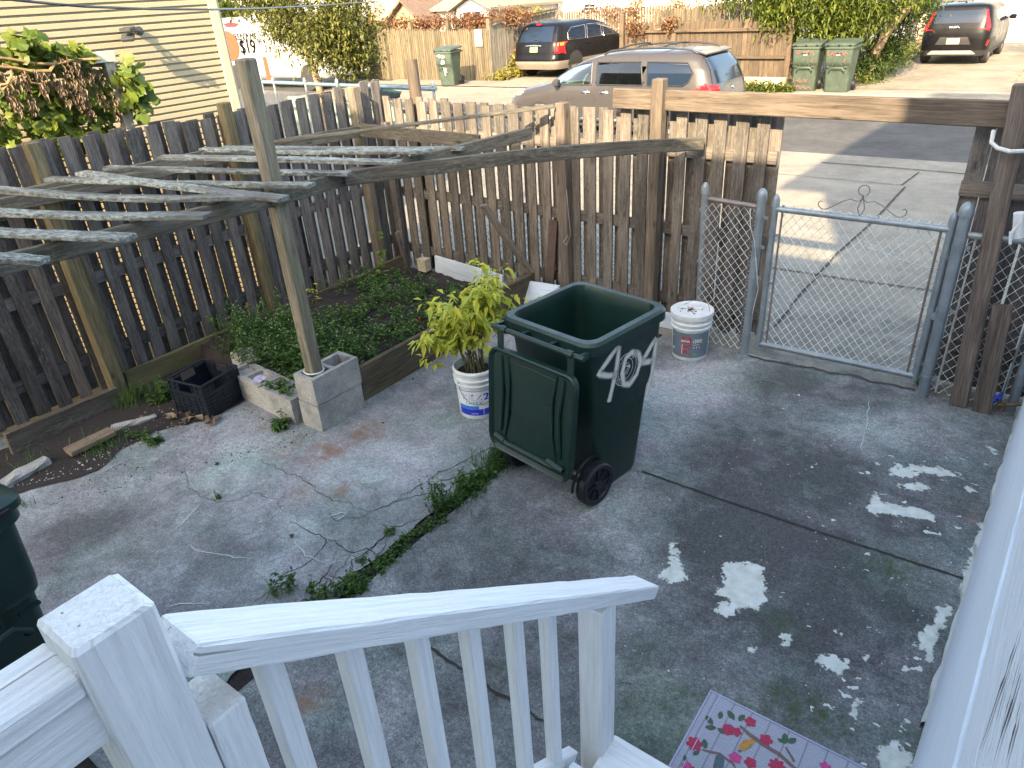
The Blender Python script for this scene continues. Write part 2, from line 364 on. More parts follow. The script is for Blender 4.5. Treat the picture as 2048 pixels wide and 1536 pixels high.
# (px, py, radius m, amount): + lighter, - darker
STAIN = [(1240,1040,.42,.85),(1150,960,.4,.5),(1390,790,.5,.95),(1330,870,.35,.5),(1420,740,.3,.6),(1720,860,.3,.55),(1850,860,.25,.4),
 (1560,760,.3,-.9),(1500,830,.45,-.8),(1640,930,.4,-.9),(1480,1000,.5,-.7),(1420,900,.25,-.5),(1700,1000,.3,-.5),(1580,1120,.4,-.6),(1700,1200,.5,-.7),
 (1350,1060,.3,-.8),(1150,1100,.4,-.5),(900,1150,.5,-.25),(1600,1330,.4,-.4),(1020,1350,.6,-.3),(1400,1210,.35,-.5),(1800,1060,.2,-.2),(1750,780,.35,-.5),
 (150,1060,.25,-1.0),(230,1040,.18,-.8),(90,1110,.2,-.5),(560,1000,.6,.25),(820,900,.5,.45),(520,880,.45,.45),(430,960,.5,.35),(600,1150,.4,.1),(850,800,.3,-.2),
 (350,1080,.3,-.35),(450,1120,.3,-.3),(250,930,.3,.2),(700,1010,.3,.0),(750,1180,.25,.3),(780,760,.25,-.25)]
RUST = [(735,865,.16,1.0),(650,905,.2,.9),(690,985,.12,.8),(610,985,.14,.6),(560,900,.15,.5),(745,860,.08,1),(540,850,.15,.4),(620,1400,.1,.9),(650,1180,.2,.15),(1960,1040,.1,.5)]
MOSS = [(1650,1440,.12,1.0),(1560,1400,.1,.9),(1500,1440,.2,.5),(1290,1330,.25,.5),(1820,1150,.2,.5),(1500,760,.3,.45),(1620,740,.2,.4),(1000,1340,.1,.6),(1840,1500,.12,.9),(1560,1250,.12,.6),(1770,1130,.15,.5),(1900,1000,.15,.3)]
def yard_slab(name, x0, x1, y0, y1, mat, z, step=.02, edge=None):
    nx = int((x1-x0)/step)+1; ny = int((y1-y0)/step)+1
    xs = np.linspace(x0, x1, nx); ys = np.linspace(y0, y1, ny); X, Y = np.meshgrid(xs, ys)
    def blobs(L, soft=1.6):
        a = np.zeros(X.shape)
        for (px, py, r, k) in L:
            p = G(px, py); a += k * np.exp(-((X-p.x)**2 + (Y-p.y)**2) / (r*r) * soft)
        return a
    Xe = X.copy()
    if edge: Xe = edge(X, Y)
    paint = np.full(X.shape, -.3)
    for P in PATCH: paint = np.maximum(paint, poly_sdf(X, Y, [w2(*q) for q in P]))
    fleck = np.clip(1.15 - seg_d(X, Y, w2(1700, 900), w2(1700, 1400))*.75, 0, 1)*.8 + np.clip(blobs(MIST), 0, 1.2)*1.0
    fleck = np.where(X < -1.4, .12, fleck)
    me = bpy.data.meshes.new(name)
    Z = np.zeros(X.shape) + .004*np.sin(X*1.7+Y*2.1) * 0
    co = np.stack([Xe, Y, Z], -1).reshape(-1, 3)
    idx = np.arange(nx*ny).reshape(ny, nx)
    q = np.stack([idx[:-1, :-1], idx[:-1, 1:], idx[1:, 1:], idx[1:, :-1]], -1).reshape(-1, 4)
    me.from_pydata(co.tolist(), [], q.tolist())
    for nm, a in (('stain', blobs(STAIN)), ('rust', np.clip(blobs(RUST), 0, 1)), ('moss', np.clip(blobs(MOSS), 0, 1)), ('paint', np.clip(paint, -.3, .3)), ('fleck', np.clip(fleck, 0, 1.4))):
        at = me.attributes.new(nm, 'FLOAT', 'POINT'); at.data.foreach_set('value', a.astype(np.float32).ravel())
    me.materials.append(mat); ob = bpy.data.objects.new(name, me); COL.objects.link(ob); ob.location.z = z; OFF[ob.name] = Vector((0, 0, z)); return struct(ob)
YARD_L = yard_mat('old_pale_concrete', (0.0922, 0.096, 0.0985), (0.19, 0.206, 0.214), (0.325, 0.356, 0.368))
YARD_R = yard_mat('dark_stained_concrete', (0.0686, 0.0715, 0.0732), (0.153, 0.165, 0.168), (0.285, 0.303, 0.303))
def edge_l(X, Y):
    j = np.vectorize(lambda a, b: noise.noise((a*3, b*6, 2)) )(X, Y)
    w = np.clip((X + 2.75)/.4, 0, 1); return X + w*j*.07
yard_slab('patio_slab', -5.5, -2.33, .3, 5.1, YARD_L, 0.0, edge=edge_l)
yard_slab('walkway_slab', -2.235, .6, .3, 4.88, YARD_R, 0.002)
SOIL = simple('dark_soil', (.022, .017, .017), .95, var=.6, vs=60, bump=.9)
EARTH = simple('earth', (.09, .075, .05), .95, var=.4, vs=9, bump=.6)
sheet('ground', [(-160, -60), (60, -60), (60, 160), (-160, 160)], -.06, EARTH)
m = MB(); m.box((-2.28, 2.6, -.03), (.14, 5.2, .03)); struct(m.build('crack_soil', SOIL))
m = MB(); m.box((-3.2, -1.2, -.02), (9, 3.4, .03)); struct(m.build('yard_ground', SOIL))
def walk_conc():
    t = NT('pale_sidewalk_concrete'); p = t.pos()
    big = t.noise(p, 1.1, 5, .62, .4); med = t.noise(p, 6, 6, .65); fine = t.noise(p, 95, 4, .75)
    c = t.ramp(t.math('ADD', t.math('MULTIPLY', big, .6), t.math('MULTIPLY', med, .4)), [(.36, (0.128, 0.118, 0.0991)), (.5, (0.179, 0.164, 0.135)), (.64, (0.225, 0.206, 0.167))])
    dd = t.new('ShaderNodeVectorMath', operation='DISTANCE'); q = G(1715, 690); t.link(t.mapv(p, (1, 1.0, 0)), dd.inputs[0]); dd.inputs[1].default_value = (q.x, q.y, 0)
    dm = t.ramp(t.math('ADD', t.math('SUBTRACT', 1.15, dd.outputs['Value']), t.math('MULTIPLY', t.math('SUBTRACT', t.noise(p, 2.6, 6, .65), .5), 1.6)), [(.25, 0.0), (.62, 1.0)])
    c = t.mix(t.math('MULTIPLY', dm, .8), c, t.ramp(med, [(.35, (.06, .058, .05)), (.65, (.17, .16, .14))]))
    c = t.mix(1.0, c, t.ramp(fine, [(.28, .6), (.5, 1.0), (.72, 1.45)]), 'MULTIPLY'); t.color(c); t.rough(.88); t.bump(fine, .35, .004); return t.m
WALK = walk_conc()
ROADM = conc('worn_asphalt', (0.0418, 0.0422, 0.0433), (0.0613, 0.0613, 0.0613), (0.0809, 0.0797, 0.0774), sp=.8)
DRIVE = conc('driveway_concrete', (0.131, 0.116, 0.0926), (0.181, 0.162, 0.131), (0.216, 0.196, 0.162), sp=.25)
def walk_mat():
    t = WALK; return t
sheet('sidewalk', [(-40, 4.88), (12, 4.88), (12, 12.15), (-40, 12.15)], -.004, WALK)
sheet('street', [(-90, 12.15), (30, 12.15), (30, 18.15), (-90, 18.15)], -.02, ROADM)
m = MB(); m.box((-30, 18.23, -.03), (120, .16, .18), bev=.015); struct(m.build('far_kerb', WALK))
sheet('far_sidewalk', [(-90, 18.3), (30, 18.3), (30, 19.35), (-90, 19.35)], .03, WALK)
sheet('far_driveway', [(-4.35, 19.35), (-.9, 19.35), (-.4, 31.0), (-4.6, 31.0)], .035, DRIVE)
sheet('side_driveway', [(-15.3, 19.35), (-10.8, 19.35), (-11, 30), (-15.3, 30)], .035, DRIVE)
sheet('street_apron', [(-20.5, 15.1), (-10.9, 15.5), (-10.6, 18.15), (-20.5, 18.15)], -.012, DRIVE)
sheet('driveway_apron', [(-19.5, 18.1), (-10.6, 18.1), (-10.6, 19.4), (-19.5, 19.4)], .075, DRIVE)
GRASSG = simple('verge_soil', (.12, .12, .05), .95, var=.5, vs=8, bump=.5)
sheet('verge', [(-6.1, 19.35), (-4.35, 19.35), (-4.6, 31), (-6.1, 31)], .04, GRASSG)
sheet('far_verge', [(-.9, 19.35), (8, 19.35), (8, 31), (-.4, 31)], .04, GRASSG)
# patch of dark damp on the sidewalk by the gate
DAMP = conc('damp_concrete', (.07, .068, .06), (.12, .115, .1), (.2, .19, .165), sp=.6)
def blob_sheet(name, pts, z, mat, amp=.06, kind='structure'):
    P = [G(*p) for p in pts]; out = []
    for i in range(len(P)):
        a, b = P[i], P[(i+1) % len(P)]; n = max(2, int((b-a).length/.04))
        for k in range(n):
            q = a.lerp(b, k/n); j = noise.noise_vector((q.x*5, q.y*5, 3))*amp + noise.noise_vector((q.x*19, q.y*19, 5))*amp*.35; out.append((q.x+j.x, q.y+j.y, z))
    m = MB(); m.poly(out); return struct(m.build(name, mat), kind)
# joints and cracks in the paving, as thin dark strips
CRK = simple('crack_dirt', (.03, .028, .025), .95)
def strips(name, lines, z, w, wob=.012, mat=None, step=.022):
    m = MB()
    for ln in lines:
        pts = [G(*p) for p in ln['p']]; ww = ln.get('w', w); wb = ln.get('wob', wob); out = []; s = 0
        for a, b in zip(pts, pts[1:]):
            n = max(1, int((b-a).length/step))
            for k in range(n): out.append(a.lerp(b, k/n))
        out.append(pts[-1]); vs = []; gs = []
        for i, q in enumerate(out):
            a = out[max(0, i-1)]; b = out[min(len(out)-1, i+1)]; d = (b-a).normalized(); nn = Vector((-d.y, d.x, 0))
            o = noise.noise((q.x*7, q.y*7, 1))*wb + noise.noise((q.x*25, q.y*25, 1))*wb*.6 + noise.noise((q.x*70, q.y*70, 4))*wb*.35
            h = ww/2*(1 + .6*noise.noise((q.x*16, q.y*16, 9))) * (1 if 'full' in ln else min(1, .35 + 3*min(i, len(out)-1-i)/len(out)))
            vs += [q + nn*(o+h) + Vector((0, 0, z)), q + nn*(o-h) + Vector((0, 0, z))]
        m.add(vs, [(2*i, 2*i+1, 2*i+3, 2*i+2) for i in range(len(out)-1)])
    return struct(m.build(name, mat or CRK))
strips('paving_joints', [dict(p=[(1284,944),(1442,1000),(1640,1066),(1925,1158)], full=1, w=.014, wob=.004), dict(p=[(800,1240),(860,1296),(990,1385),(1126,1465)], w=.012, wob=.02),
  dict(p=[(1642,325),(1800,337),(1953,350)], full=1, w=.03), dict(p=[(1543,347),(1803,371)], full=1, w=.014), dict(p=[(1803,371),(1838,345)], full=1, w=.022),
  dict(p=[(1810,374),(1750,440),(1676,506),(1600,590),(1550,655)], full=1, w=.024), dict(p=[(1679,435),(1880,458)], full=1, w=.02), dict(p=[(1543,536),(1700,560),(1881,584)], full=1, w=.022),
  dict(p=[(1495,714),(1600,734),(1700,752),(1830,782)], w=.022, full=1, wob=.03)], .0065, .012, .004)
strips('patio_cracks', [dict(p=[(500,1226),(560,1164),(628,1118),(655,1080),(640,1070),(575,1048)]), dict(p=[(655,1080),(700,1096),(745,1105),(775,1128)]), dict(p=[(590,1030),(520,985),(430,1010),(380,975),(368,925)], w=.003),
  dict(p=[(700,1225),(722,1160),(700,1120),(748,1100),(780,1060),(850,1028)]), dict(p=[(670,1210),(668,1165),(700,1090)], w=.003), dict(p=[(745,1105),(775,1065),(790,1062)]),
  dict(p=[(725,1035),(786,1003),(870,985),(905,965)]), dict(p=[(786,1003),(850,965),(870,950),(945,915),(960,895)]), dict(p=[(945,915),(975,900),(1010,890),(1015,878)], w=.005), dict(p=[(945,915),(930,935),(905,965),(880,1010)], w=.005),
  dict(p=[(725,1036),(680,1040),(655,1028)], w=.003), dict(p=[(520,920),(600,960),(680,1005),(740,1025)], w=.004), dict(p=[(786,1062),(740,1140),(710,1180)], w=.004), dict(p=[(640,1140),(690,1170),(780,1100)], w=.004),
  dict(p=[(380,975),(340,1000),(330,1010)], w=.003), dict(p=[(700,960),(690,975)], w=.003), dict(p=[(560,1164),(500,1215)], w=.003),dict(p=[(860,965),(985,935),(1010,925)], w=.004),
  dict(p=[(610,1190),(650,1150),(662,1128)], w=.006),dict(p=[(700,1128),(690,1150),(672,1168),(640,1150)], w=.005)], .004, .0045, .035)
PALECR = simple('pale_scratch', (.42, .46, .47), .8)
strips('pale_scratches', [dict(p=[(383,1090),(400,1103),(440,1108),(500,1122)]), dict(p=[(585,1080),(610,1113),(650,1125)]), dict(p=[(570,1110),(530,1125)]), dict(p=[(650,1035),(690,1028),(670,1040)]),
  dict(p=[(350,1058),(400,1010)]), dict(p=[(330,1213),(420,1205)]), dict(p=[(1730,870),(1740,800)], w=.004),dict(p=[(1722,900),(1728,870)], w=.004)], .005, .006, .02, PALECR)
# ================================================================ WOODEN FENCES
def pickets(m, along, fixed, side, a0, a1, z0, z1, pitch=.153, w=.086, th=.018, skip=()):
    """shadow-box pickets: one row each side of the rails. along 'x' or 'y'; side = direction of our side"""
    k = 0; a = a0
    while a < a1:
        for row in (0, 1):
            c = a + (0 if row == 0 else pitch/2) + U(-.006, .006); off = (0 if row == 0 else -.062)*side
            zt = z1(c) + U(-.018, .018); zb = z0 + U(-.01, .02); lean = U(-.006, .006); ww = w + U(-.006, .008)
            p0 = (c, fixed+off, zb) if along == 'x' else (fixed+off, c, zb)
            p1 = (c+lean, fixed+off, zt) if along == 'x' else (fixed+off, c+lean, zt)
            m.beam(p0, p1, th if along == 'y' else ww, ww if along == 'y' else th, up=(0, 1, 0), seg=3, jit=.0015, bev=0)
        a += pitch
t = thing('wooden_fence', (-5.45, 2.8, 0), 'dark weathered picket fence along the left side between the yard and the cream siding', 'fence')
m = MB(); pickets(m, 'y', -5.45, 1, .35, 5.2, .04, lambda a: 1.84 + .03*math.sin(a*1.4)); m.build('picket_panel', W_FENCE_D, t)
for z in (.3, .87, 1.45):
    m = MB(); m.beam((-5.481, .3, z), (-5.481, 5.1, z+.01), .038, .085, seg=6, jit=.002); m.build('rail', W_FENCE_D, t)
for y, z in ((.52, 1.86), (1.97, 1.86), (3.42, 1.9), (4.78, 1.85)):
    m = MB(); m.beam((-5.395, y, -.05), (-5.395, y-.01, z), .088, .088, up=(0, 1, 0), seg=5, jit=.0015, bev=.006)
    m.build('post', W_MOSS if y in (1.97, 3.42) else W_BEAM, t)
t = thing('wooden_fence', (-3.4, 5.12, 0), 'long picket fence at the back of the yard, grey below and sunlit along its top', 'fence')
m = MB(); pickets(m, 'x', 5.12, -1, -5.50, -1.6, .02, lambda a: 1.69 + .012*math.sin(a*2.2)); m.build('picket_panel', W_FENCE, t)
for z in (.22, .81, 1.41):
    m = MB(); m.beam((-5.4, 5.151, z), (-1.57, 5.151, z-.01), .038, .085, seg=6, jit=.002); m.build('rail', W_FENCE, t)
m = MB(); m.beam((-3.285, 5.065, -.05), (-3.29, 5.06, 1.73), .09, .09, up=(0, 1, 0), seg=5, jit=.001, bev=.006); m.build('post', W_RED, t)
m = MB(); m.beam((-2.44, 5.02, -.05), (-2.425, 5.02, 1.92), .09, .09, up=(0, 1, 0), seg=5, jit=.001, bev=.006); m.build('post', W_PT, t)
m = MB(); m.tube([(-5.08, 5.27, -.05), (-5.08, 5.27, 1.2), (-5.09, 5.26, 2.03)], [.062, .06, .056], 14); m.build('post', W_PT, t, 1)
m = MB(); m.beam((-5.30, 5.03, 0), (-5.31, 5.03, 1.5), .08, .05, up=(0, 1, 0), seg=3); m.build('post', W_FENCE_D, t)
m = MB(); a = PX(697, 455, -5.32)
t = thing('wooden_fence', (0, 5.12, 0), 'short dark board fence right of the gate opening under the end of the overhead beam', 'fence')
m = MB()
for x, w in ((-.375, .1), (-.255, .13), (-.12, .12), (.02, .13), (.17, .13), (.32, .13), (.46, .13)): m.beam((x, 5.1, .02), (x, 5.1, 1.69+U(-.02, .02)), w, .02, up=(0, 1, 0), seg=3, jit=.001)
m.build('board_panel', W_FENCE_D, t)
for z in (.3, 1.32): m = MB(); m.beam((-.43, 5.075, z), (.5, 5.075, z), .03, .09); m.build('rail', W_FENCE, t)
m = MB(); a = PY(1225, 197, 5.045); b = PY(2046, 228, 4.98)
m.beam((a.x, 5.065, a.z), (b.x+.06, 4.97, b.z-.005), .038, .142, seg=8, jit=.001, bev=.006)
tag(m.build('overhead_beam', W_PT), 'long knotty plank spanning the gate opening, sunlit left and shaded right', 'beam')
# leaning timbers right of the gate
b0 = G(1920, 800); tp = PY(2046, 170, 4.80)
m = MB(); m.beam((b0.x, 4.83, 0), (tp.x, 4.86, tp.z), .10, .085, up=(0, 1, 0), seg=6, jit=.002, bev=.008)
tag(m.build('timber_post', W_RED), 'tall reddish grey timber leaning against the end of the overhead beam', 'post')
b0 = G(1968, 808); tp = PY(2008, 604, 4.9)
m = MB(); m.beam((b0.x, 4.80, 0), (tp.x, 4.85, tp.z), .105, .038, up=(0, 1, 0), seg=4, jit=.001, bev=.003)
tag(m.build('loose_board', W_RED), 'short upright board leaning on the chain-link beside the tall timber', 'board')
m = MB(); m.beam(PY(966, 410, 4.6), PY(1062, 545, 4.95), .075, .03, up=(0, 1, .2), seg=3, jit=.001, bev=.003)
tag(m.build('loose_board', W_FENCE), 'narrow grey board leaning diagonally against the back fence', 'board')
m = MB(); m.beam(PY(1100, 560, 5.07), PY(1107, 440, 5.08), .085, .016, up=(0, 1, 0)); tag(m.build('loose_board', simple('brown_stained_board', (.075, .05, .045), .8, var=.3)), 'short dark reddish board standing against the back fence left of the post', 'board')
m = MB(); m.beam(PX(818, 528, -5.28), PX(797, 462, -5.3), .09, .03, up=(1, 0, 0), seg=3); tag(m.build('loose_board', W_FENCE_D), 'dark broken plank standing in the back left corner of the bed', 'board')
m = MB(); m.tube([PY(1133, 380, 5.0), PY(1141, 470, 5.0), PY(1133, 490, 5.0), PY(1127, 484, 5.0), PY(1136, 470, 5.0)], .003, 5); tag(m.build('twine', simple('twine', (.3, .28, .25))), 'loop of pale twine hanging on the back fence post', 'string')
# ================================================================ PERGOLA
t = thing('pergola', (-4.4, 2.6, 0), 'low weathered grape pergola with lichen covered slats beside the left fence', 'pergola')
pb = G(628, 748, .4)
m = MB(); m.beam((-3.64, 2.492, .25), (pb.x-.02, pb.y+.02, 2.3), .088, .088, up=(0, 1, 0), seg=8, jit=.0015, bev=.008); m.build('post', wood('grey_mossy_post', (.085, .075, .055), (.2, .18, .14), (.34, .31, .25), moss=.45, mossc=(.17, .17, .08), vari=.1), t)
mb_ = G(243, 795); tp = G(100, 425, 1.52)
m = MB(); m.beam((mb_.x, mb_.y, -.05), (mb_.x+.0, mb_.y+.0, 1.5), .1, .1, up=(0, 1, 0), seg=6, jit=.002, bev=.008); m.build('post', W_MOSS, t)
def pb_(name, a, b, w, h, mat=W_BEAM, seg=6, up=(0, 0, 1), jit=.0015, bow=0): m = MB(); m.beam(a, b, w, h, up=up, seg=seg, jit=jit, bev=.004, bow=bow); return m.build(name, mat, t)
def pmid(x, y, X): return PX(x, y, X)
A0 = PX(-60, 545, -3.62); A1 = PX(560, 393, -3.60); A2 = PX(745, 345, -3.60)
pb_('beam', A0, A1, .038, .09); pb_('beam', PX(545, 397, -3.56), PX(800, 325, -3.57), .038, .09)
e1 = PY(1062, 266, 4.7); pb_('beam', PX(740, 347, -3.62), e1, .038, .09)
s1 = PX(690, 357, -3.53); s2 = PY(1406, 287, 5.03); pb_('beam', s1, s2, .038, .09, seg=10, bow=.03)
B0 = PX(-60, 420, -5.32); B1 = PX(430, 312, -5.32); B2 = PX(722, 262, -5.32)
pb_('beam', B0, B1, .038, .12); pb_('beam', B1 + Vector((.03, -.12, 0)), B2, .038, .1)
c0 = PX(540, 285, -5.26); c1 = PY(1108, 212, 5.0); pb_('rafter', c0, c1, .085, .022)
pb_('rafter', PX(722, 260, -5.25), PY(960, 283, 4.97), .038, .11)
pb_('rafter', PX(0, 412, -5.22), PX(300, 352, -5.22), .03, .09)
SL = [((-70, 512), (75, 521)), ((-70, 459), (250, 475)), ((-70, 420), (405, 431)), ((5, 379), (528, 392)), ((172, 347), (560, 397)), ((112, 358), (615, 370)),
      ((228, 336), (690, 347)), ((338, 315), (792, 325)), ((418, 299), (852, 302)), ((460, 296), (920, 297))]
for i, (a, b) in enumerate(SL):
    za, zb = 1.63, 1.60
    p0 = G(a[0], a[1], 1.67 if i > 3 else 1.7); p1 = G(b[0], b[1], 1.665 if i < 6 else 1.62)
    if i == 9: p0 = G(a[0], a[1], 1.62); p1 = G(b[0], b[1], 1.57)
    d = (p1-p0).normalized()
    p0 -= d*.06; p1 += d*.03
    pb_('slat', p0, p1, .086 + U(-.012, .012), .022, W_SLAT, seg=10, jit=.0025, bow=-.03 if i == 3 else U(-.015, .005))
# ================================================================ CHAIN-LINK
def zigzag(m, P0, ux, n, z0, z1, p=.0285, r=.0017, ph=0, jx=.002):
    """chain-link cloth: n wires along ux (unit vector), woven between z0 and z1 (vector up)"""
    ux = Vector(ux)
    for k in range(n):
        pts = []; z = z0; i = 0
        while z <= z1:
            s = (1 if (i+k) % 2 else -1)
            pts.append(Vector(P0) + ux*(k*p*2*.5*2/2 + s*p/2*1.06 + U(-jx, jx)*.5) + Vector((0, (.0012 if (i % 2) else -.0012), z))); z += p*1.25; i += 1
        m.tube(pts, r, 3, cap=False)
def mesh_cloth(m, P0, ux, width, z0, z1, p=.0292, r=.0025): zigzag(m, P0, ux, int(width/p)+1, z0, z1, p, r)
def gpost(m, x, y, h, r, lean=0, leany=0):
    m.tube([(x, y, -.05), (x+lean, y+leany, h)], r, 16); m.lathe((x+lean, y+leany, h-.005), [(r*1.2, -.02), (r*1.2, .012), (r*1.12, .03), (r*.9, .046), (r*.5, .06), (.001, .066)], 16)
def band(m, x, y, z, r): m.tube([(x, y, z-.011), (x, y, z+.011)], r*1.13, 14); m.box((x+r*1.3, y-.004, z), (.035, .012, .02))
Y = 4.86
t = thing('mesh_fence', (-1.75, Y, 0), 'narrow chain-link panel with rusty top rail left of the gate', 'chain-link panel')
m = MB(); gpost(m, -2.0, 5.0, 1.2, .024, .03, -.12); [band(m, -1.99, 4.97-.05*z, z, .024) for z in (.65, 1.05)]; m.build('post', GALV_L, t, 1)
m = MB(); gpost(m, -1.555, Y, 1.2, .030); [band(m, -1.555, Y, z, .030) for z in (.18, .62, .85, 1.06)]; m.build('post', GALV, t, 1)
m = MB(); m.tube([(-1.97, 4.9, 1.14), (-1.57, Y, 1.13)], .018, 10); m.tube([(-1.955, 4.9, .06), (-1.95, 4.9, 1.1)], .006, 6); m.tube([(-1.6, Y, .06), (-1.6, Y, 1.1)], .006, 6); m.build('rail', RUSTY, t, 1)
m = MB(); mesh_cloth(m, (-1.95, 4.875, 0), (1, 0, 0), .36, .02, 1.15); m.tube([(-1.62, 4.84, 1.12), (-1.6, 4.82, 1.0), (-1.56, 4.82, .9), (-1.5, 4.83, .55), (-1.52, 4.83, .35)], .003, 5); m.build('wire_mesh', GALV_W, t)
t = thing('garden_gate', (-.93, Y, 0), 'closed chain-link gate with a wrought scroll on its top rail', 'gate')
for x, nm in ((-1.455, 0), (-.405, 1)):
    m = MB(); gpost(m, x, Y, 1.17, .0215); [band(m, x, Y, z, .0215) for z in (.22, .6, .95)]; m.v = [(a, b, max(c, .09)) for a, b, c in m.v]; m.build('gate_stile', GALV, t, 1)
m = MB(); m.tube([(-1.45, Y, 1.13), (-.41, Y, 1.12)], .0205, 14); m.build('top_rail', GALV, t, 1)
m = MB(); m.tube([(-1.45, Y, .115), (-.41, Y, .12)], .0205, 14)
for x in (-1.0, -.65): m.tube([(x-.01, Y, .117), (x+.01, Y, .117)], .0235, 12)
m.build('bottom_rail', GALV, t, 1)
m = MB(); mesh_cloth(m, (-1.41, Y+.012, 0), (1, 0, 0), .985, .1, 1.19)
m.tube([PY(x, y, Y-.005) for x, y in ((1900, 538), (1850, 534), (1790, 515), (1740, 487), (1728, 482), (1735, 495), (1760, 502), (1778, 515), (1776, 545), (1760, 640), (1750, 662))], .0016, 4)
m.build('wire_mesh', GALV_W, t)
for x, z in ((-1.405, 1.16), (-.455, 1.1)): m = MB(); m.tube([(x, Y, .1), (x, Y, z)], .008, 6); m.build('tension_bar', RUSTY, t)
m = MB()
def arc(cx, cz, R, a0, a1, n=14): return [Vector((cx+R*math.cos(math.radians(a0+(a1-a0)*i/n)), Y, cz+R*math.sin(math.radians(a0+(a1-a0)*i/n)))) for i in range(n+1)]
gx = PY(1727, 398, Y); sc = PY(1722, 417, Y)
m.tube(arc(sc.x, 1.305, .033, -60, 280), .0035, 5); 
for s in (-1, 1):
    cur = [(0, 1.272), (s*.008, 1.245), (s*.03, 1.232), (s*.07, 1.245), (s*.12, 1.222), (s*.165, 1.19), (s*.21, 1.163), (s*.235, 1.162), (s*.258, 1.18), (s*.262, 1.2), (s*.25, 1.215), (s*.235, 1.208)]
    m.tube([(sc.x+a, Y, b) for a, b in cur], .0035, 5)
    m.tube([(sc.x+a, Y, b) for a, b in [(0, 1.26), (s*.012, 1.225), (s*.02, 1.19), (s*.01, 1.16), (0, 1.145)]], .0035, 5)
m.build('scroll_ornament', IRON, t, 1)
m = MB(); m.tube([(-.375, Y-.03, .57), (-.375, Y+.03, .57)], .026, 12); m.box((-.39, Y, .57), (.07, .02, .025)); m.build('latch', GALV, t)
t = thing('mesh_fence', (0, Y, 0), 'chain-link panel between the thick gate post and the white wall behind the leaning timbers', 'chain-link panel')
m = MB(); gpost(m, -.335, 4.84, 1.24, .034, -.012); [band(m, -.335-.01*z, 4.84, z, .034) for z in (.15, .62, 1.03)]; m.build('post', GALV, t, 1)
m = MB(); m.tube([(-.33, 4.86, 1.1), (.3, 4.9, 1.09)], .02, 12); m.build('rail', GALV_L, t, 1)
m = MB(); mesh_cloth(m, (-.3, 4.90, 0), (1, .02, 0), .6, .01, 1.09, p=.031); m.tube([(-.27, 4.89, .02), (-.27, 4.89, 1.08)], .006, 6); m.build('wire_mesh', GALV_W, t)
m = MB(); gpost(m, .155, 4.9, 1.1, .028); m.tube([(.09, 4.89, .02), (.1, 4.89, .8)], .006, 6); m.build('post', GALV, t, 1)
t = thing('chain_link_fence', (-3.8, 5.3, 0), 'chain-link fence standing just behind the wooden back fence', 'fence')
m = MB(); mesh_cloth(m, (-5.35, 5.3, 0), (1, 0, 0), 3.1, .02, 1.58, p=.029, r=.0022); m.build('wire_mesh', metal_galv('bright_wire', (.62, .62, .6), 0), t)
m = MB(); m.tube([(-5.35, 5.31, 1.56), (-2.25, 5.31, 1.56)], .02, 8); m.tube([(-2.27, 5.31, 0), (-2.27, 5.31, 1.7)], .025, 10); m.build('post', GALV_L, t, 1)
# ================================================================ RAISED BED
t = thing('raised_bed', (-4.4, 3.9, 0), 'soil filled raised bed with long dark plank side in the corner of the fences', 'raised bed')
pa = G(712, 770, 0); 
m = MB(); m.beam((-3.62, 2.83, .13), (-3.60, 4.98, .14), .04, .27, seg=6, jit=.001, bev=.004); m.build('side_board', W_BED, t)
m = MB(); a = PX(505, 640, -5.33); b = PX(745, 545, -5.33); m.beam((a.x, a.y, a.z-.06), (b.x, b.y, b.z-.05), .035, .15, seg=3); a = PX(745, 545, -5.31); b = PX(812, 512, -5.31); m.beam((a.x, a.y, a.z-.04), (b.x, b.y, b.z-.04), .035, .14, seg=2); m.build('back_board', W_BED, t)
m = MB()
nx, ny = 40, 60
vs = []; fs = []
for j in range(ny+1):
    for i in range(nx+1):
        x = -5.42 + 1.79*i/nx; y = 2.5 + 2.55*j/ny; vs.append((x, y, .13 - .1*min(1, max(0, (y-4.1)/.7)) + .05*noise.noise((x*3, y*3, 0)) + .02*noise.noise((x*14, y*14, 4)) - (.1 if y < 2.6 else 0)))
for j in range(ny):
    for i in range(nx): k = j*(nx+1)+i; fs.append((k, k+1, k+nx+2, k+nx+1))
m.add(vs, fs); m.build('soil', SOIL, t)
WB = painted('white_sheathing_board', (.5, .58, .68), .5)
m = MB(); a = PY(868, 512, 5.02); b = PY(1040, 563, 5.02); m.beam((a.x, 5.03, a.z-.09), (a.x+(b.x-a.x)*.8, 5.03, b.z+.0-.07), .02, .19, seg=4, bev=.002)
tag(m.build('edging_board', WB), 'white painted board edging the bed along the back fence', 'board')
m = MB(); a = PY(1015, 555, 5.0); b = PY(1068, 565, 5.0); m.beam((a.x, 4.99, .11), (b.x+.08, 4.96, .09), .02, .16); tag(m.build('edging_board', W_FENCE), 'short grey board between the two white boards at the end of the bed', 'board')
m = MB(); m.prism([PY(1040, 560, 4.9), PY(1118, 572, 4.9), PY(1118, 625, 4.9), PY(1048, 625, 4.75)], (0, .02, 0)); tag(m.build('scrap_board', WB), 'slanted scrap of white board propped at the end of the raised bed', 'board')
m = MB(); m.beam((-3.15, 5.03, .07), (-1.99, 5.0, .07), .02, .14, bev=.002); tag(m.build('edging_board', WB), 'low white board along the foot of the back fence behind the open cart', 'board')
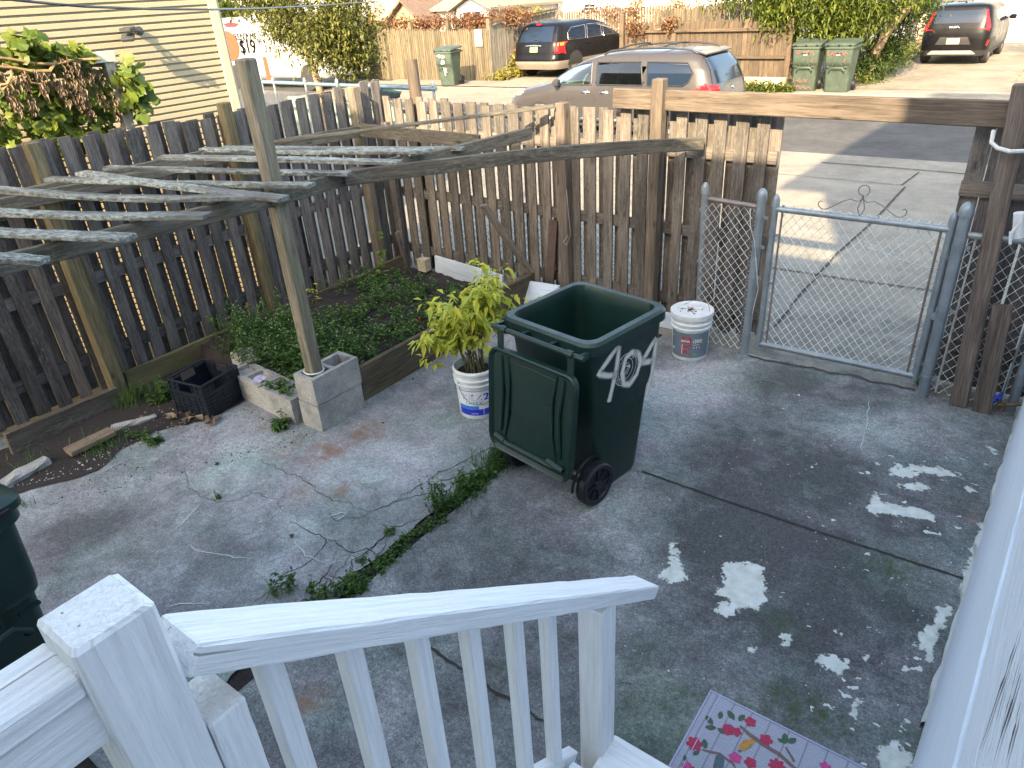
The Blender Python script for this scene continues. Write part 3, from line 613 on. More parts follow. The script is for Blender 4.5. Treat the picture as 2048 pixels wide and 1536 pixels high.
# ================================================================ LEFT SIDE TIMBERS AND SOIL
m = MB(); a = PX(8, 872, -5.16); b = PX(232, 778, -5.2); m.beam((a.x, a.y, a.z-.08), (b.x, b.y, b.z-.08), .035, .19, seg=4, jit=.002, bev=.004)
tag(m.build('kick_board', W_BEAM), 'wide grey plank on edge at the foot of the left fence, nearest the camera', 'board')
m = MB(); a = PX(247, 745, -5.33); b = PX(507, 638, -5.34); m.beam((a.x, a.y, a.z-.11), (b.x, b.y, b.z-.09), .035, .22, seg=4, jit=.001, bev=.004)
tag(m.build('kick_board', wood('green_mossy_board', (.06, .05, .03), (.12, .11, .065), (.19, .17, .1), moss=.9, mossc=(.1, .105, .035))), 'mossy greenish plank on edge at the fence foot behind the crate', 'board')
m = MB(); a = G(135, 905, .05); b = G(225, 862, .05); m.beam(a, b, .11, .035, seg=2, bev=.004)
tag(m.build('scrap_board', wood('pinkish_scrap', (.12, .08, .06), (.24, .18, .14), (.34, .27, .21))), 'short reddish board lying in the dirt by the left fence', 'board')
PEB = simple('pale_pebble', (.38, .36, .32), .9, var=.4, vs=30)
blob_sheet('soil_strip', [(-120, 1060),(-120,960),(0,905),(110,860),(235,800),(330,740),(470,700),(560,720),(500,792),(478,812),(400,845),(320,862),(250,900),(190,945),(110,968),(40,985),(-40,1020)], .0075, SOIL, .05)
def pebbles(name, mat, n, pts, r0, r1, z=0.004, label=None):
    m = MB(); P = [G(*p) for p in pts]
    for _ in range(n):
        i = random.randrange(len(P)); a = P[i]; b = P[(i+1) % len(P)]; c = P[random.randrange(len(P))]; u, v = RND(), RND()
        q = a.lerp(b, u).lerp(c, v*.9); r = U(r0, r1)*(1 if RND() < .9 else 1.8); h = r*U(.3, .7); rot = U(0, 6)
        ring = [(q.x+r*U(.7, 1.2)*math.cos(rot+k*1.05), q.y+r*U(.7, 1.1)*math.sin(rot+k*1.05), z) for k in range(6)]
        top = [(q.x+(x-q.x)*.55, q.y+(y-q.y)*.55, z+h) for x, y, _ in ring]
        m.add(ring+top, [(k, (k+1) % 6, 6+(k+1) % 6, 6+k) for k in range(6)] + [tuple(range(6, 12))])
    return struct(m.build(name, mat), 'stuff')
tag(pebbles('gravel', PEB, 260, [(0,985),(100,960),(200,935),(300,880),(400,835),(480,800),(430,770),(300,820),(150,930)], .002, .006, .008), 'pale pebbles scattered over the dark soil by the left fence', 'gravel')
tag(pebbles('grit', simple('dark_grit', (.03, .026, .024), .9), 500, [(180,960),(330,880),(480,815),(600,870),(740,810),(560,900),(300,960),(100,1010)], .0015, .005, .001), 'dark crumbs of soil scattered over the pale patio', 'grit')
m = MB()
def chunk(px, z, ln, w, h, rz, mat, name, label):
    m = MB(); q = G(*px); pts = []
    d = Vector((math.cos(rz), math.sin(rz), 0)); m.beam(q-d*ln/2+Vector((0, 0, z)), q+d*ln/2+Vector((0, 0, z)), w, h, seg=6, jit=.007, bev=.012)
    return tag(m.build(name, mat), label, 'rubble')
CONCM = conc('cinder_concrete', (.2, .2, .2), (.3, .3, .29), (.4, .4, .385), sp=.6, scale=3)
chunk((45, 955), .02, .36, .09, .06, 1.75, CONCM, 'concrete_chunk', 'broken concrete curb piece at the lower left fence post')
chunk((270, 850), .02, .3, .05, .04, 1.15, CONCM, 'concrete_chunk', 'curved lump of old mortar on the soil between the short board and the crate')
# ================================================================ CINDER BLOCKS
def block(c, rz, L=.395, W=.195, H=.195, fill=None):
    m = MB(); t_ = .032; cx, cy, cz = c; R = Matrix.Rotation(rz, 3, 'Z')
    def bx(x, y, sx, sy, zz=0, hh=H):
        p = R @ Vector((x, y, 0)); q = Vector((cx, cy, cz)) + p; d = R @ Vector((sx/2, 0, 0)); m.beam(q-d+Vector((0, 0, H/2)), q+d+Vector((0, 0, H/2)), sy, hh, r=.5, jit=.0012, seg=2)
    bx(0, W/2-t_/2, L, t_); bx(0, -W/2+t_/2, L, t_)
    for x in (-L/2+t_/2, 0, L/2-t_/2): bx(x, 0, t_, W-2*t_-.0005)
    if fill is not None: bx(-L/4, 0, L/2-.05, W-2*t_-.004, 0, H*fill) ; bx(L/4, 0, L/2-.05, W-2*t_-.004, 0, H*fill)
    m.g = [(x, y, z) for x, y, z in m.v]; return m
bc = (-3.635, 2.58)
tag(block((bc[0], bc[1], 0), math.pi/2+.02).build('cinder_block', CONCM), 'lower cinder block of the pair holding the pergola post', 'cinder block')
tag(block((bc[0]+.004, bc[1]+.005, .2), math.pi/2-.01).build('cinder_block', CONCM), 'upper cinder block with the pergola post standing in its hollow', 'cinder block')
tag(block((-4.36, 2.47, 0), -.05, fill=.7).build('cinder_block', CONCM), 'low cinder block with dirt and a wrapper in its hollow beside the crate', 'cinder block')
tag(block((-3.965, 2.45, 0), -.04, fill=.85).build('cinder_block', CONCM), 'low cinder block overgrown with weeds next to the tall pair', 'cinder block')
m = MB()
for k in range(6): m.tube([Vector((-4.82+k*.052, 2.6-k*.004, .17)), Vector((-4.83+k*.052, 2.86-k*.004, .17))], .027, 8, r=.5)
m.box((-4.69, 2.73, .08), (.33, .26, .16)); tag(m.build('fluted_block', CONCM), 'fluted concrete block lying behind the crate against the bed', 'cinder block')
q = PY(846, 522, 4.95); m = MB(); m.box((q.x, 4.96, q.z-.04), (.11, .09, .13), bev=.004)
for k in range(3): m.box((q.x-.035+.035*k, 4.90, q.z+.029), (.018, .02, .004), r=0)
tag(m.build('hollow_brick', simple('buff_clay', (.36, .33, .25), .9, var=.25, vs=30)), 'small buff hollow brick at the back corner of the bed', 'brick')
m = MB(); m.add([G(510, 745, .16)+Vector((0, 0, 0)), G(533, 752, .165), G(528, 772, .2), G(505, 765, .17)], [(0, 1, 2, 3)]); wr = m.build('candy_wrapper', simple('lilac_wrapper', (.55, .5, .75), .3, var=.5, vs=60)); tag(wr, 'crumpled lilac wrapper in the hollow of the low cinder block', 'litter')
m = MB(); m.tube([Vector((-3.638+.07*math.cos(a), 2.49+.062*math.sin(a), .402)) for a in [i*.35 for i in range(18)]], .006, 6, closed=True); tag(m.build('rope_ring', simple('pale_rope', (.5, .52, .48))), 'pale rope ring round the foot of the pergola post', 'rope')
# ================================================================ MILK CRATE
NAVY = simple('navy_plastic', (.006, .011, .02), .42, var=.3, spec=.5)
ct = thing('milk_crate', (-4.56, 2.2, 0), 'dark blue ribbed plastic crate standing on the soil by the left fence', 'crate')
cr = math.radians(10); S = .165; HH = .27
def cl(x, y, z): c_, s_ = math.cos(cr), math.sin(cr); return Vector((-4.56 + x*c_ - y*s_, 2.2 + x*s_ + y*c_, z))
body = MB(); rim = MB()
for (ax, ay, bx_, by) in ((-S, -S, S, -S), (S, -S, S, S), (S, S, -S, S), (-S, S, -S, -S)):
    def P(t, z, o=0.0):
        n = Vector((by-ay, -(bx_-ax), 0)).normalized() * o; return cl(ax+(bx_-ax)*t+n.x, ay+(by-ay)*t+n.y, z)
    nn = cl((by-ay), -(bx_-ax), 0)-cl(0, 0, 0)
    for z in [.02+k*.026 for k in range(9)]:
        if .19 < z < .24:
            body.beam(P(0, z), P(.3, z), .006, .013); body.beam(P(.7, z), P(1, z), .006, .013)
        else: body.beam(P(0, z), P(1, z), .008 if int(z*100) % 2 else .005, .014)
    body.add([P(0, .01, -.003), P(1, .01, -.003), P(1, .185, -.003), P(0, .185, -.003)], [(0, 1, 2, 3)])
    for a, b in ((0, .3), (.7, 1)): body.add([P(a, .185, -.003), P(b, .185, -.003), P(b, .25, -.003), P(a, .25, -.003)], [(0, 1, 2, 3)])
    for tt in (.0, .17, .3, .5, .7, .83, 1.0):
        body.beam(P(tt, 0, .002), P(tt, HH if tt not in (.5,) else .19, .002), .008, .008, up=nn)
    rim.beam(P(-.02, HH, .002), P(1.02, HH, .002), .016, .014, bev=.003); rim.beam(P(0, .19, .003), P(1, .19, .003), .008, .01)
for k in range(9): body.beam(cl(-S+k*2*S/8, -S, .012), cl(-S+k*2*S/8, S, .012), .008, .006); body.beam(cl(-S, -S+k*2*S/8, .018), cl(S, -S+k*2*S/8, .018), .008, .006)
body.build('lattice_body', NAVY, ct); rim.build('rim', NAVY, ct)
# ================================================================ WHEELED CARTS
def plastic(name, c, rough=.38, fade=.0):
    t = NT(name); p = t.objc(); n = t.noise(p, 5, 5, .65); f = t.noise(p, 260, 3, .6)
    a = t.ramp(n, [(.35, tuple(x*.8 for x in c)), (.7, tuple(x*1.25 + fade for x in c))])
    t.color(a); t.rough(t.ramp(t.noise(p, 11, 5, .7), [(.3, rough-.08), (.7, rough+.14)])); t.bump(f, .12, .0015); return t.m
CART_G = plastic('dark_green_plastic', (.0065, .026, .021), .34); CART_L = plastic('sunfaded_green_plastic', (.034, .052, .038), .55, .006)
BLACKP = plastic('black_plastic', (.008, .008, .013), .45)
def sprayed(name, c):
    t = NT(name); r = t.attr('r', 2); n = t.noise(t.objc(), 130, 4, .7)
    a = t.ramp(t.math('ADD', r, t.math('MULTIPLY', t.math('SUBTRACT', n, .5), .45)), [(.2, 0.0), (.75, 1.0)])
    t.color(c); t.rough(.6); tr = t.new('ShaderNodeBsdfTransparent'); mx = t.new('ShaderNodeMixShader'); t.link(a, mx.inputs[0]); t.link(tr.outputs[0], mx.inputs[1]); t.link(t.b.outputs[0], mx.inputs[2]); t.link(mx.outputs[0], t.n['Material Output'].inputs[0]); return t.m
SPRAY = sprayed('white_spray_paint', (.66, .65, .58)); STENC = sprayed('white_print', (.6, .6, .58)); SPRAY_R = sprayed('faded_red_marker', (.3, .07, .06))
def rring(x0, x1, y0, y1, r, z, n=6):
    o = []
    for cx, cy, a0 in ((x1-r, y1-r, 0), (x0+r, y1-r, 90), (x0+r, y0+r, 180), (x1-r, y0+r, 270)):
        for k in range(n+1): a = math.radians(a0+90*k/n); o.append((cx+r*math.cos(a), cy+r*math.sin(a), z))
    return o
def loft(m, rings, cap0=True, cap1=False, r=None):
    n = len(rings[0]); vs = [p for R in rings for p in R]; fs = []
    for k in range(len(rings)-1):
        for i in range(n): j = (i+1) % n; fs.append((k*n+i, k*n+j, (k+1)*n+j, (k+1)*n+i))
    if cap0: fs.append(tuple(range(n-1, -1, -1)))
    if cap1: fs.append(tuple((len(rings)-1)*n+i for i in range(n)))
    m.add(vs, fs, None, r)
CZ = [(0, .250, -.19, .165), (.04, .26, -.2, .175), (.3, .272, -.225, .205), (.55, .283, -.245, .235), (.60, .288, -.25, .285), (.66, .291, -.255, .30), (.93, .302, -.28, .315)]
def chx(z):
    for a, b in zip(CZ, CZ[1:]):
        if z <= b[0]: k = (z-a[0])/(b[0]-a[0]); return a[1]+(b[1]-a[1])*k
    return CZ[-1][1]
def cart(name, label, mat, lid, group=None, cat='wheelie bin'):
    t = thing(name, (0, 0, 0), label, cat, group)
    m = MB(); rr = [rring(-hx, hx, yr, yf, .05, z) for z, hx, yr, yf in CZ]
    rr += [rring(-.318, .318, -.32, .33, .075, .925), rring(-.33, .33, -.33, .34, .08, .935), rring(-.33, .33, -.33, .34, .08, .985), rring(-.318, .318, -.318, .328, .075, 1.0), rring(-.285, .285, -.285, .295, .07, 1.0), rring(-.28, .28, -.28, .29, .065, .99)]
    rr += [rring(-.275, .275, -.245, .285, .06, .9), rring(-.25, .25, -.2, .2, .05, .35), rring(-.22, .22, -.15, .14, .05, .06)]
    loft(m, rr, True, True); m.build('body', mat, t, 1)
    m = MB(); m.tube([(-.325, -.375, .955), (.325, -.375, .955)], .015, 12)
    for x in (-.30, -.1, .1, .30): m.beam((x, -.32, .95), (x, -.37, .955), .02, .035)
    m.build('handle_bar', mat, t, 1)
    for s in (-1, 1):
        w = MB(); cx = s*.285; R = .128
        prof = [(.001, -.03), (.1, -.03), (.118, -.034), (.128, -.024), (.128, .024), (.118, .034), (.1, .03), (.095, .018), (.001, .018)]
        w.lathe((cx, -.255, R+.002), [(a, b*s) for a, b in prof], 36, ax=(1, 0, 0)); w_ = w.build('wheel', BLACKP, t, 1)
        h = MB()
        for k in range(8):
            a = k*math.pi/4; e = Vector((0, math.cos(a), math.sin(a))); c = Vector((cx+s*.022, -.255, R+.002)); h.beam(c+e*.02, c+e*.092, .008, .016, up=(1, 0, 0))
        h.lathe((cx+s*.018, -.255, R+.002), [(.028, 0), (.026, s*.014), (.001, s*.016)], 18, ax=(1, 0, 0)); h.build('hub_spokes', BLACKP, w_, 1)
        a = MB(); pts = [(s*.252, -.255+.15*math.cos(x), .13+.15*math.sin(x)) for x in [i*.26 for i in range(0, 13)]]; a.tube(pts, .008, 6); a.build('wheel_arch', BLACKP, t, 1)
    m = MB(); m.tube([(-.3, -.255, .13), (.3, -.255, .13)], .012, 8); m.build('axle', IRON, t)
    if lid == 'open':
        m = MB(); top, bot, wd = (-.392, .862), (-.455, .245), .315
        def LP(u, v, o=0.0):
            y = top[0]+(bot[0]-top[0])*v; z = top[1]+(bot[1]-top[1])*v; bulge = -.012*math.sin(math.pi*v); return (u*wd*(1-.02*v), y - o + bulge, z)
        # flat shell with a rounded outline and thickness
        n = 5; pts = rring(-1, 1, 0, 1, .0001, 0, 1)
        def outline(ins, o):
            R = []
            for cx, cy, a0, rx, ry in ((1, 0, 270, .2, .12), (1, 1, 0, .22, .16), (-1, 1, 90, .22, .16), (-1, 0, 180, .2, .12)):
                ccx = cx-math.copysign(rx, cx); ccy = cy+(ry if cy == 0 else -ry)
                for k in range(7): a = math.radians(a0+90*k/6); R.append(LP((ccx+(rx-ins)*math.cos(a))*1.0, ccy+(ry-ins*.5)*math.sin(a), o))
            return R
        loft(m, [outline(.0, 0), outline(.0, .0), outline(0, .028), outline(.02, .034), outline(.05, .03), outline(.09, .014), outline(.2, .012)], True, True)
        lid_ = m.build('lid', mat, t, 1)
        m = MB()
        for s in (-1, 1):
            m.tube([LP(s*.56, .06, .014), LP(s*.5, .3, .014), LP(s*.52, .6, .014), LP(s*.62, .84, .014)], .007, 6)
            m.tube([LP(s*.72, .07, .014), LP(s*.66, .4, .014), LP(s*.72, .8, .014)], .01, 6)
        m.tube([LP(-.8, .87, .018), LP(-.55, .9, .02), LP(.55, .9, .02), LP(.8, .87, .018)], .014, 8)
        for a, b in ((-.85, -.62), (.45, .82)): m.tube([LP(a, .86, .02), LP(b, .885, .022)], .016, 8)
        m.tube([LP(-.54, .1, .013), LP(0, .09, .013), LP(.54, .1, .013)], .0035, 6); m.build('lid_ribs', mat, lid_, 1)
        for s in (-1, 1): m = MB(); m.beam((s*.25, -.385, .97), (s*.25, -.397, .83), .04, .008, up=(0, 1, 0)); m.tube([(s*.235-.02, -.375, .955), (s*.235+.02, -.375, .955)], .021, 12); m.build('hinge_strap', mat, t, 1)
    else:
        m = MB(); a = [(x, y, z + (.055 if y < 0 else .0)) for x, y, z in rring(-.338, .338, -.36, .365, .06, 1.0)]
        b = [(x, y, z+.03) for x, y, z in a]; c = [(x*.93, y*.93, z+.05) for x, y, z in a]; e = [(x*.5, y*.5, z+.075-.02) for x, y, z in a]
        loft(m, [a, b, c, e], True, True); lid_ = m.build('lid', mat, t, 1)
        m = MB()
        for x in (-.24, 0, .24): m.box((x, .372, 1.012), (.05, .02, .02), r=.1)
        m.build('lid_vents', BLACKP, lid_)
        m = MB(); yy = .318
        for a, b in (((-.1, .305, .56), (-.1, .325, .86)), ((.1, .305, .56), (.1, .325, .86))): m.beam(a, b, .012, .014, up=(0, 1, 0))
        m.tube([(-.1, .323, .86), (.1, .323, .86)], .012, 8); m.tube([(-.075+.15*k/10, .311, .60+.08*math.sin(math.pi*k/10)) for k in range(11)], .005, 6)
        m.tube([(-.17, .265, .44), (-.17, .31, .47), (-.12, .315, .535), (.12, .315, .535), (.17, .31, .47), (.17, .265, .44)], .013, 8)
        m.box((-.2, .31, .565), (.08, .02, .012)); m.box((.2, .31, .565), (.08, .02, .012)); m.build('lift_bar', mat, t, 1)
        m = MB(); m.box((0, .324, .852), (.2, .014, .02)); m.build('recess_shadow_gap', BLACKP, t)
    return t
yaw = math.atan2(-.16, .987); CB = Vector((-1.85, 3.01, .002))
t = cart('recycling_cart', 'large dark green cart with open lid hanging down and 404 sprayed on its side', CART_G, 'open')
t.location = CB; t.rotation_euler = (0, 0, yaw)
Rt = Matrix.Rotation(yaw, 3, 'Z')
def side_uv(x, y):
    """photo point -> (forward, up) on the cart's right side"""
    d = Rt.transposed() @ ray(x, y); o = Rt.transposed() @ (CW - CB); z = .6
    for _ in range(8): s = (chx(z)-o.x)/d.x; q = o + d*s; z = min(.93, max(0, q.z))
    return q.y, q.z
def sidefn(u, v): return (chx(min(.93, max(0, v)))+.0035, u, v)
def spray(m, pts, w):
    P = [Vector(side_uv(*p)) for p in pts]; out = [P[0]]
    for a, b in zip(P, P[1:]):
        n = max(1, int((b-a).length/.01)); out += [a.lerp(b, (k+1)/n) for k in range(n)]
    vs = []; rs = []
    for i, q in enumerate(out):
        a = out[max(0, i-1)]; b = out[min(len(out)-1, i+1)]; d = (b-a).normalized(); nn = Vector((-d.y, d.x)); e = .0 if i in (0, len(out)-1) else 1.0; ww = w*(1+.25*noise.noise((q.x*12, q.y*12, 3)))
        for k, rv in ((-1.6, 0), (-.7, .6), (0, 1), (.7, .6), (1.6, 0)): p = q+nn*(ww*k); vs.append(sidefn(p.x, p.y)); rs.append(rv*e)
    m.add(vs, [(5*i+k, 5*i+k+1, 5*i+5+k+1, 5*i+5+k) for i in range(len(out)-1) for k in range(4)], None, rs)
m = MB(); spray(m, [(1238, 690), (1225, 706), (1206, 733), (1196, 748), (1215, 751), (1232, 750)], .018); spray(m, [(1238, 690), (1233, 730), (1226, 765), (1216, 806)], .019)
m.build('sprayed_number', SPRAY, t)
m = MB(); spray(m, [(1275, 708), (1262, 704), (1250, 716), (1243, 745), (1246, 768), (1258, 768), (1272, 748), (1280, 722), (1276, 708), (1266, 704)], .018); m.v = [(x+.0015, y, z) for x, y, z in m.v]; m.build('sprayed_number', SPRAY, t)
m = MB(); spray(m, [(1313, 674), (1302, 690), (1284, 722), (1277, 726), (1296, 723), (1308, 720)], .020); spray(m, [(1313, 674), (1308, 705), (1303, 745), (1291, 795)], .019); m.build('sprayed_number', SPRAY, t)
m = MB(); u0, v0 = side_uv(1250, 738); R = .092
def ring_(m, r, w, a0=0, a1=360, n=48):
    vs = []; 
    for k in range(n+1): a = math.radians(a0+(a1-a0)*k/n); vs += [sidefn(u0+(r-w)*math.cos(a), v0+(r-w)*math.sin(a)), sidefn(u0+(r+w)*math.cos(a), v0+(r+w)*math.sin(a))]
    m.add(vs, [(2*i, 2*i+1, 2*i+3, 2*i+2) for i in range(n)], None, 1.0)
ring_(m, R, .0022); ring_(m, R*.68, .0018)
def arctext(s, a0, da, rr, size):
    for i, ch in enumerate(s):
        if ch == ' ': continue
        a = math.radians(a0+da*i); put_text(m, ch, sidefn, size, u0+rr*math.cos(a), v0+rr*math.sin(a), rot=a-math.pi/2)
arctext('CITY OF A', 165, -16, R*.84, .026)
a = 0
for i, ch in enumerate('REC'):
    a = math.radians(212+17*i); put_text(m, ch, sidefn, .026, u0+R*.84*math.cos(a), v0+R*.84*math.sin(a), rot=a+math.pi/2)
st = [(u0+R*.84*math.cos(math.radians(192))+ (.009 if k % 2 == 0 else .004)*math.sin(k*math.pi/5), v0+R*.84*math.sin(math.radians(192))+(.009 if k % 2 == 0 else .004)*math.cos(k*math.pi/5)) for k in range(10)]
m.add([sidefn(*q) for q in st], [tuple(range(10))], None, 1.0)
for k in range(3):
    a = math.radians(90+120*k); e = Vector((math.cos(a), math.sin(a))); f = Vector((-e.y, e.x)); c = Vector((u0, v0))+e*.03
    for p, q in (((c-f*.026), (c+f*.016)), ((c-f*.02-e*.014), (c+f*.01-e*.014))):
        m.add([sidefn(*(p+e*.002)), sidefn(*(q+e*.002)), sidefn(*(q-e*.002)), sidefn(*(p-e*.002))], [(0, 1, 2, 3)], None, 1.0)
    m.add([sidefn(*(c+f*.014+e*.01)), sidefn(*(c+f*.034-e*.008)), sidefn(*(c+f*.014-e*.026))], [(0, 1, 2)], None, 1.0)
m.r = [1.0]*len(m.r); m.build('city_seal', STENC, t)
# second dark cart at the lower left
t = cart('garbage_cart', 'dark green cart at the left edge, mostly hidden behind the white newel post', CART_G, 'closed'); t.location = (-3.02, .15, 0); t.rotation_euler = (0, 0, math.radians(-80))
PINK = sprayed('pale_pink_print', (.55, .45, .47))
m = MB(); m.lathe((chx(.4)+.004, -.02, .42), [(.10, 0), (.072, .0005)], 32, ax=(1, 0, 0)); m.r = [1.0]*len(m.r); m.build('round_mark', PINK, t)
# three sun-faded carts across the street
c1 = cart('faded_cart', 'pale green cart with red scrawled letters, left one of the pair by the driveway', CART_L, 'closed', 'faded green carts across the street')
c1.location = (-5.33, 18.95, .035); c1.rotation_euler = (0, 0, math.pi + .05)
c2 = copy_thing(c1, (-4.56, 18.88, .035), math.pi-.03, 'pale green cart with a red word near its top, beside the driveway hedge')
c3 = copy_thing(c1, (-16.05, 18.25, .08), math.pi+.12, 'pale green cart with white paint splashes standing alone by the far fence')
def front(u, v): return (-u, (.322 if v > .6 else .235+.05*v/.6)+.012, v)
def scrawl(m, lines, w):
    for L in lines:
        for a, b in zip(L, L[1:]):
            a = Vector(a); b = Vector(b); d = (b-a).normalized(); n_ = Vector((-d.y, d.x))*w; m.add([front(*(a-n_)), front(*(a+n_)), front(*(b+n_)), front(*(b-n_))], [(0, 1, 2, 3)], None, .62)
m = MB(); scrawl(m, [[(-.2, .86), (-.16, .9), (-.12, .86), (-.16, .82), (-.2, .86)], [(-.04, .82), (-.03, .9), (.03, .82), (.05, .9)], [(.1, .8), (.12, .87), (.17, .85), (.18, .79)], [(.18, .73), (.14, .68), (.18, .64), (.15, .6)],
  [(-.22, .3), (-.21, .2)], [(-.17, .25), (-.1, .24)], [(-.08, .3), (-.1, .22), (-.05, .2), (-.04, .25)], [(.0, .2), (.03, .28), (.07, .2), (.1, .28)], [(-.2, .12), (-.15, .05), (-.1, .14), (-.04, .06), (.02, .12), (.08, .05), (.14, .12), (.2, .06)]], .006)
m.build('scrawled_letters', SPRAY_R, c1)
m = MB(); scrawl(m, [[(-.2, .88), (-.24, .85), (-.2, .82), (-.24, .79)], [(-.16, .8), (-.13, .87), (-.1, .8)], [(-.07, .87), (-.07, .8), (-.02, .82)], [(.0, .86), (.04, .86), (0, .8), (.05, .8)], [(.08, .86), (.11, .81), (.14, .87), (.12, .79)], [(.16, .85), (.2, .82)], [(.17, .72), (.14, .68), (.18, .6)]], .007)
m.build('scrawled_word', SPRAY_R, c2)
for c in (c1, c2, c3): m = MB(); put_text(m, '1091', front, .05, 0, .80); m.r = [1.0]*len(m.r); m.build('number_plate', STENC, c)
m = MB(); scrawl(m, [[(-.19, .86), (-.1, .9), (-.12, .82), (0, .88), (.1, .84)], [(-.05, .72), (.05, .72), (.06, .66), (-.05, .64), (-.03, .7)], [(.0, .52), (.02, .36), (.03, .3)], [(.06, .5), (.08, .38)]], .016); m.r = [1.0]*len(m.r); m.build('paint_splashes', SPRAY, c3)
# ================================================================ BUCKETS AND PEPPER PLANT
BUCKW = simple('white_bucket_plastic', (.62, .66, .68), .4, var=.12, vs=14)
def bucket(name, x, y, label, lid):
    t = thing(name, (x, y, 0), label, 'bucket'); m = MB()
    pr = [(.001, .002), (.128, .002), (.131, .008), (.14, .25), (.150, .252), (.151, .262), (.142, .266), (.143, .288), (.153, .290), (.154, .300), (.144, .304), (.145, .335), (.153, .337), (.154, .352), (.146, .362)]
    if not lid: pr += [(.139, .362), (.138, .35), (.133, .30), (.001, .30)]
    else: pr += [(.1459, .363), (.001, .363)]
    m.lathe((x, y, 0), pr, 48); m.build('pail', BUCKW, t, 1); return t
def lab_fn(x, y, a0, z0, off=.002):
    def fn(u, v): z = z0+v; R = .128+.0475*max(0, z)*1.0+off+.0015; a = a0+u/R; return (x+R*math.cos(a), y+R*math.sin(a), z)
    return fn
def patch(m, fn, u0, u1, v0, v1, n=24): m.add([fn(u0+(u1-u0)*i/n, v) for i in range(n+1) for v in (v0, v1)], [(2*i, 2*i+2, 2*i+3, 2*i+1) for i in range(n)], None, .5)
bx_, by_ = -2.80, 3.16; aim = math.atan2(-by_, -bx_)
t = bucket('plant_bucket', bx_, by_, 'white paint bucket with a blue label holding the yellow-green pepper plant', False)
BLUE = simple('label_blue', (.02, .03, .5), .4, var=.1); SKYB = simple('label_light_blue', (.03, .2, .55), .4); GREY = simple('label_grey', (.12, .13, .15), .5); WLAB = simple('label_white', (.68, .71, .74), .4); RED = simple('label_red', (.4, .03, .04), .5)
f0 = lab_fn(bx_, by_, aim, 0); f1 = lab_fn(bx_, by_, aim, 0, .003); f2 = lab_fn(bx_, by_, aim, 0, .004)
m = MB(); patch(m, f0, -.15, .175, .03, .235, 30); m.build('label', WLAB, t)
m = MB(); patch(m, f1, -.15, .1, .035, .085); patch(m, f1, -.15, .1, .224, .228); put_text(m, '2', f1, .075, .055, .175, 1.1, bold=3); m.build('label_print', BLUE, t)
m = MB(); patch(m, f1, -.15, .0, .086, .112); put_text(m, 'LATEX', f1, .034, -.03, .132, 1.2, bold=1); put_text(m, 'KILZ', f1, .06, -.045, .175, 1.15, bold=1); m.build('label_print', SKYB, t)
m = MB(); patch(m, f1, .108, .165, .14, .225, 10); 
for k in range(9): patch(m, f1, .112, .16, .04+.01*k, .045+.01*k, 6)
patch(m, f2, -.045, -.03, .195, .205, 3); m.build('label_print', GREY, t)
m = MB(); put_text(m, 'KILZ', f2, .052, -.046, .176, 1.2); put_text(m, 'PRIMER', f2, .014, -.03, .05, 1.1); patch(m, f2, .03, .033, .04, .1, 2); put_text(m, 'R', f2, .035, .137, .185); m.build('label_letters', WLAB, t)
m = MB(); m.tube([f2(.16*math.cos(a)+.015, .29+.0*a-.17*abs(math.sin(a))) for a in [math.pi*k/16 for k in range(17)]], .0022, 5); m.build('bail_handle', IRON, t)
bx2, by2 = -1.915, 4.66; aim2 = math.atan2(-by2, -bx2)
t = bucket('paint_bucket', bx2, by2, 'white lidded paint bucket with a grey and red label beside the gate panel', True)
m = MB(); m.lathe((bx2, by2, .355), [(.157, -.02), (.159, 0), (.159, .018), (.152, .022), (.145, .014), (.001, .014)], 48); l = m.build('lid', BUCKW, t, 1)
m = MB(); q = Vector((bx2+.035, by2+.03, .37)); m.lathe(q, [(.034, 0), (.034, .014), (.028, .018), (.001, .018)], 24); m.build('spout_cap', BUCKW, l, 1)
m = MB(); 
for k in range(60):
    a = U(0, 6.28); r = abs(random.gauss(0, .045)); c = Vector((bx2-.01+r*math.cos(a), by2-.01+r*math.sin(a)*.8, .371)); m.leaf(c, (math.cos(a*3), math.sin(a*3), .1), (0, 0, 1), U(.008, .028), U(.005, .014))
m.build('leaf_debris', simple('rusty_debris', (.16, .06, .04), .9, var=.5, vs=60), l)
f0 = lab_fn(bx2, by2, aim2, 0); f1 = lab_fn(bx2, by2, aim2, 0, .003); f2 = lab_fn(bx2, by2, aim2, 0, .004)
SLATE = simple('label_slate', (.12, .16, .2), .5, var=.15); m = MB(); patch(m, f0, -.17, .17, .03, .235, 34); m.build('label', SLATE, t)
m = MB(); put_text(m, 'PRO', f1, .098, -.03, .133, .82, rot=math.pi/2, bold=4); m.build('label_print', RED, t)
m = MB(); put_text(m, 'BEHR', f2, .026, -.035, .168, 1.1, bold=1); put_text(m, 'i300', f2, .042, .055, .17, 1.0, bold=1); patch(m, f2, .02, .07, .14, .143, 4)
for k in range(3): patch(m, f2, .025+.022*k, .033+.022*k, .115, .123, 2)
for a, b, c, d in ((-.06, -.055, .06, .14), (-.16, -.14, .19, .195), (-.15, -.13, .08, .1)): patch(m, f2, a, b, c, d, 2)
m.build('label_letters', WLAB, t)
m = MB(); patch(m, f2, .03, .05, .055, .068, 3); m.build('label_mark', simple('label_green', (.1, .35, .05), .5), t)
m = MB(); m.tube([Vector((bx2, by2, .33)) + Vector((-.155, .03, 0)).lerp(Vector((.155, -.03, 0)), k/12) + Vector((.03, .08, .0))*math.sin(math.pi*k/12)*1.3 + Vector((0, 0, .09*math.sin(math.pi*k/12))) for k in range(13)], .002, 5); m.build('bail_handle', IRON, t)
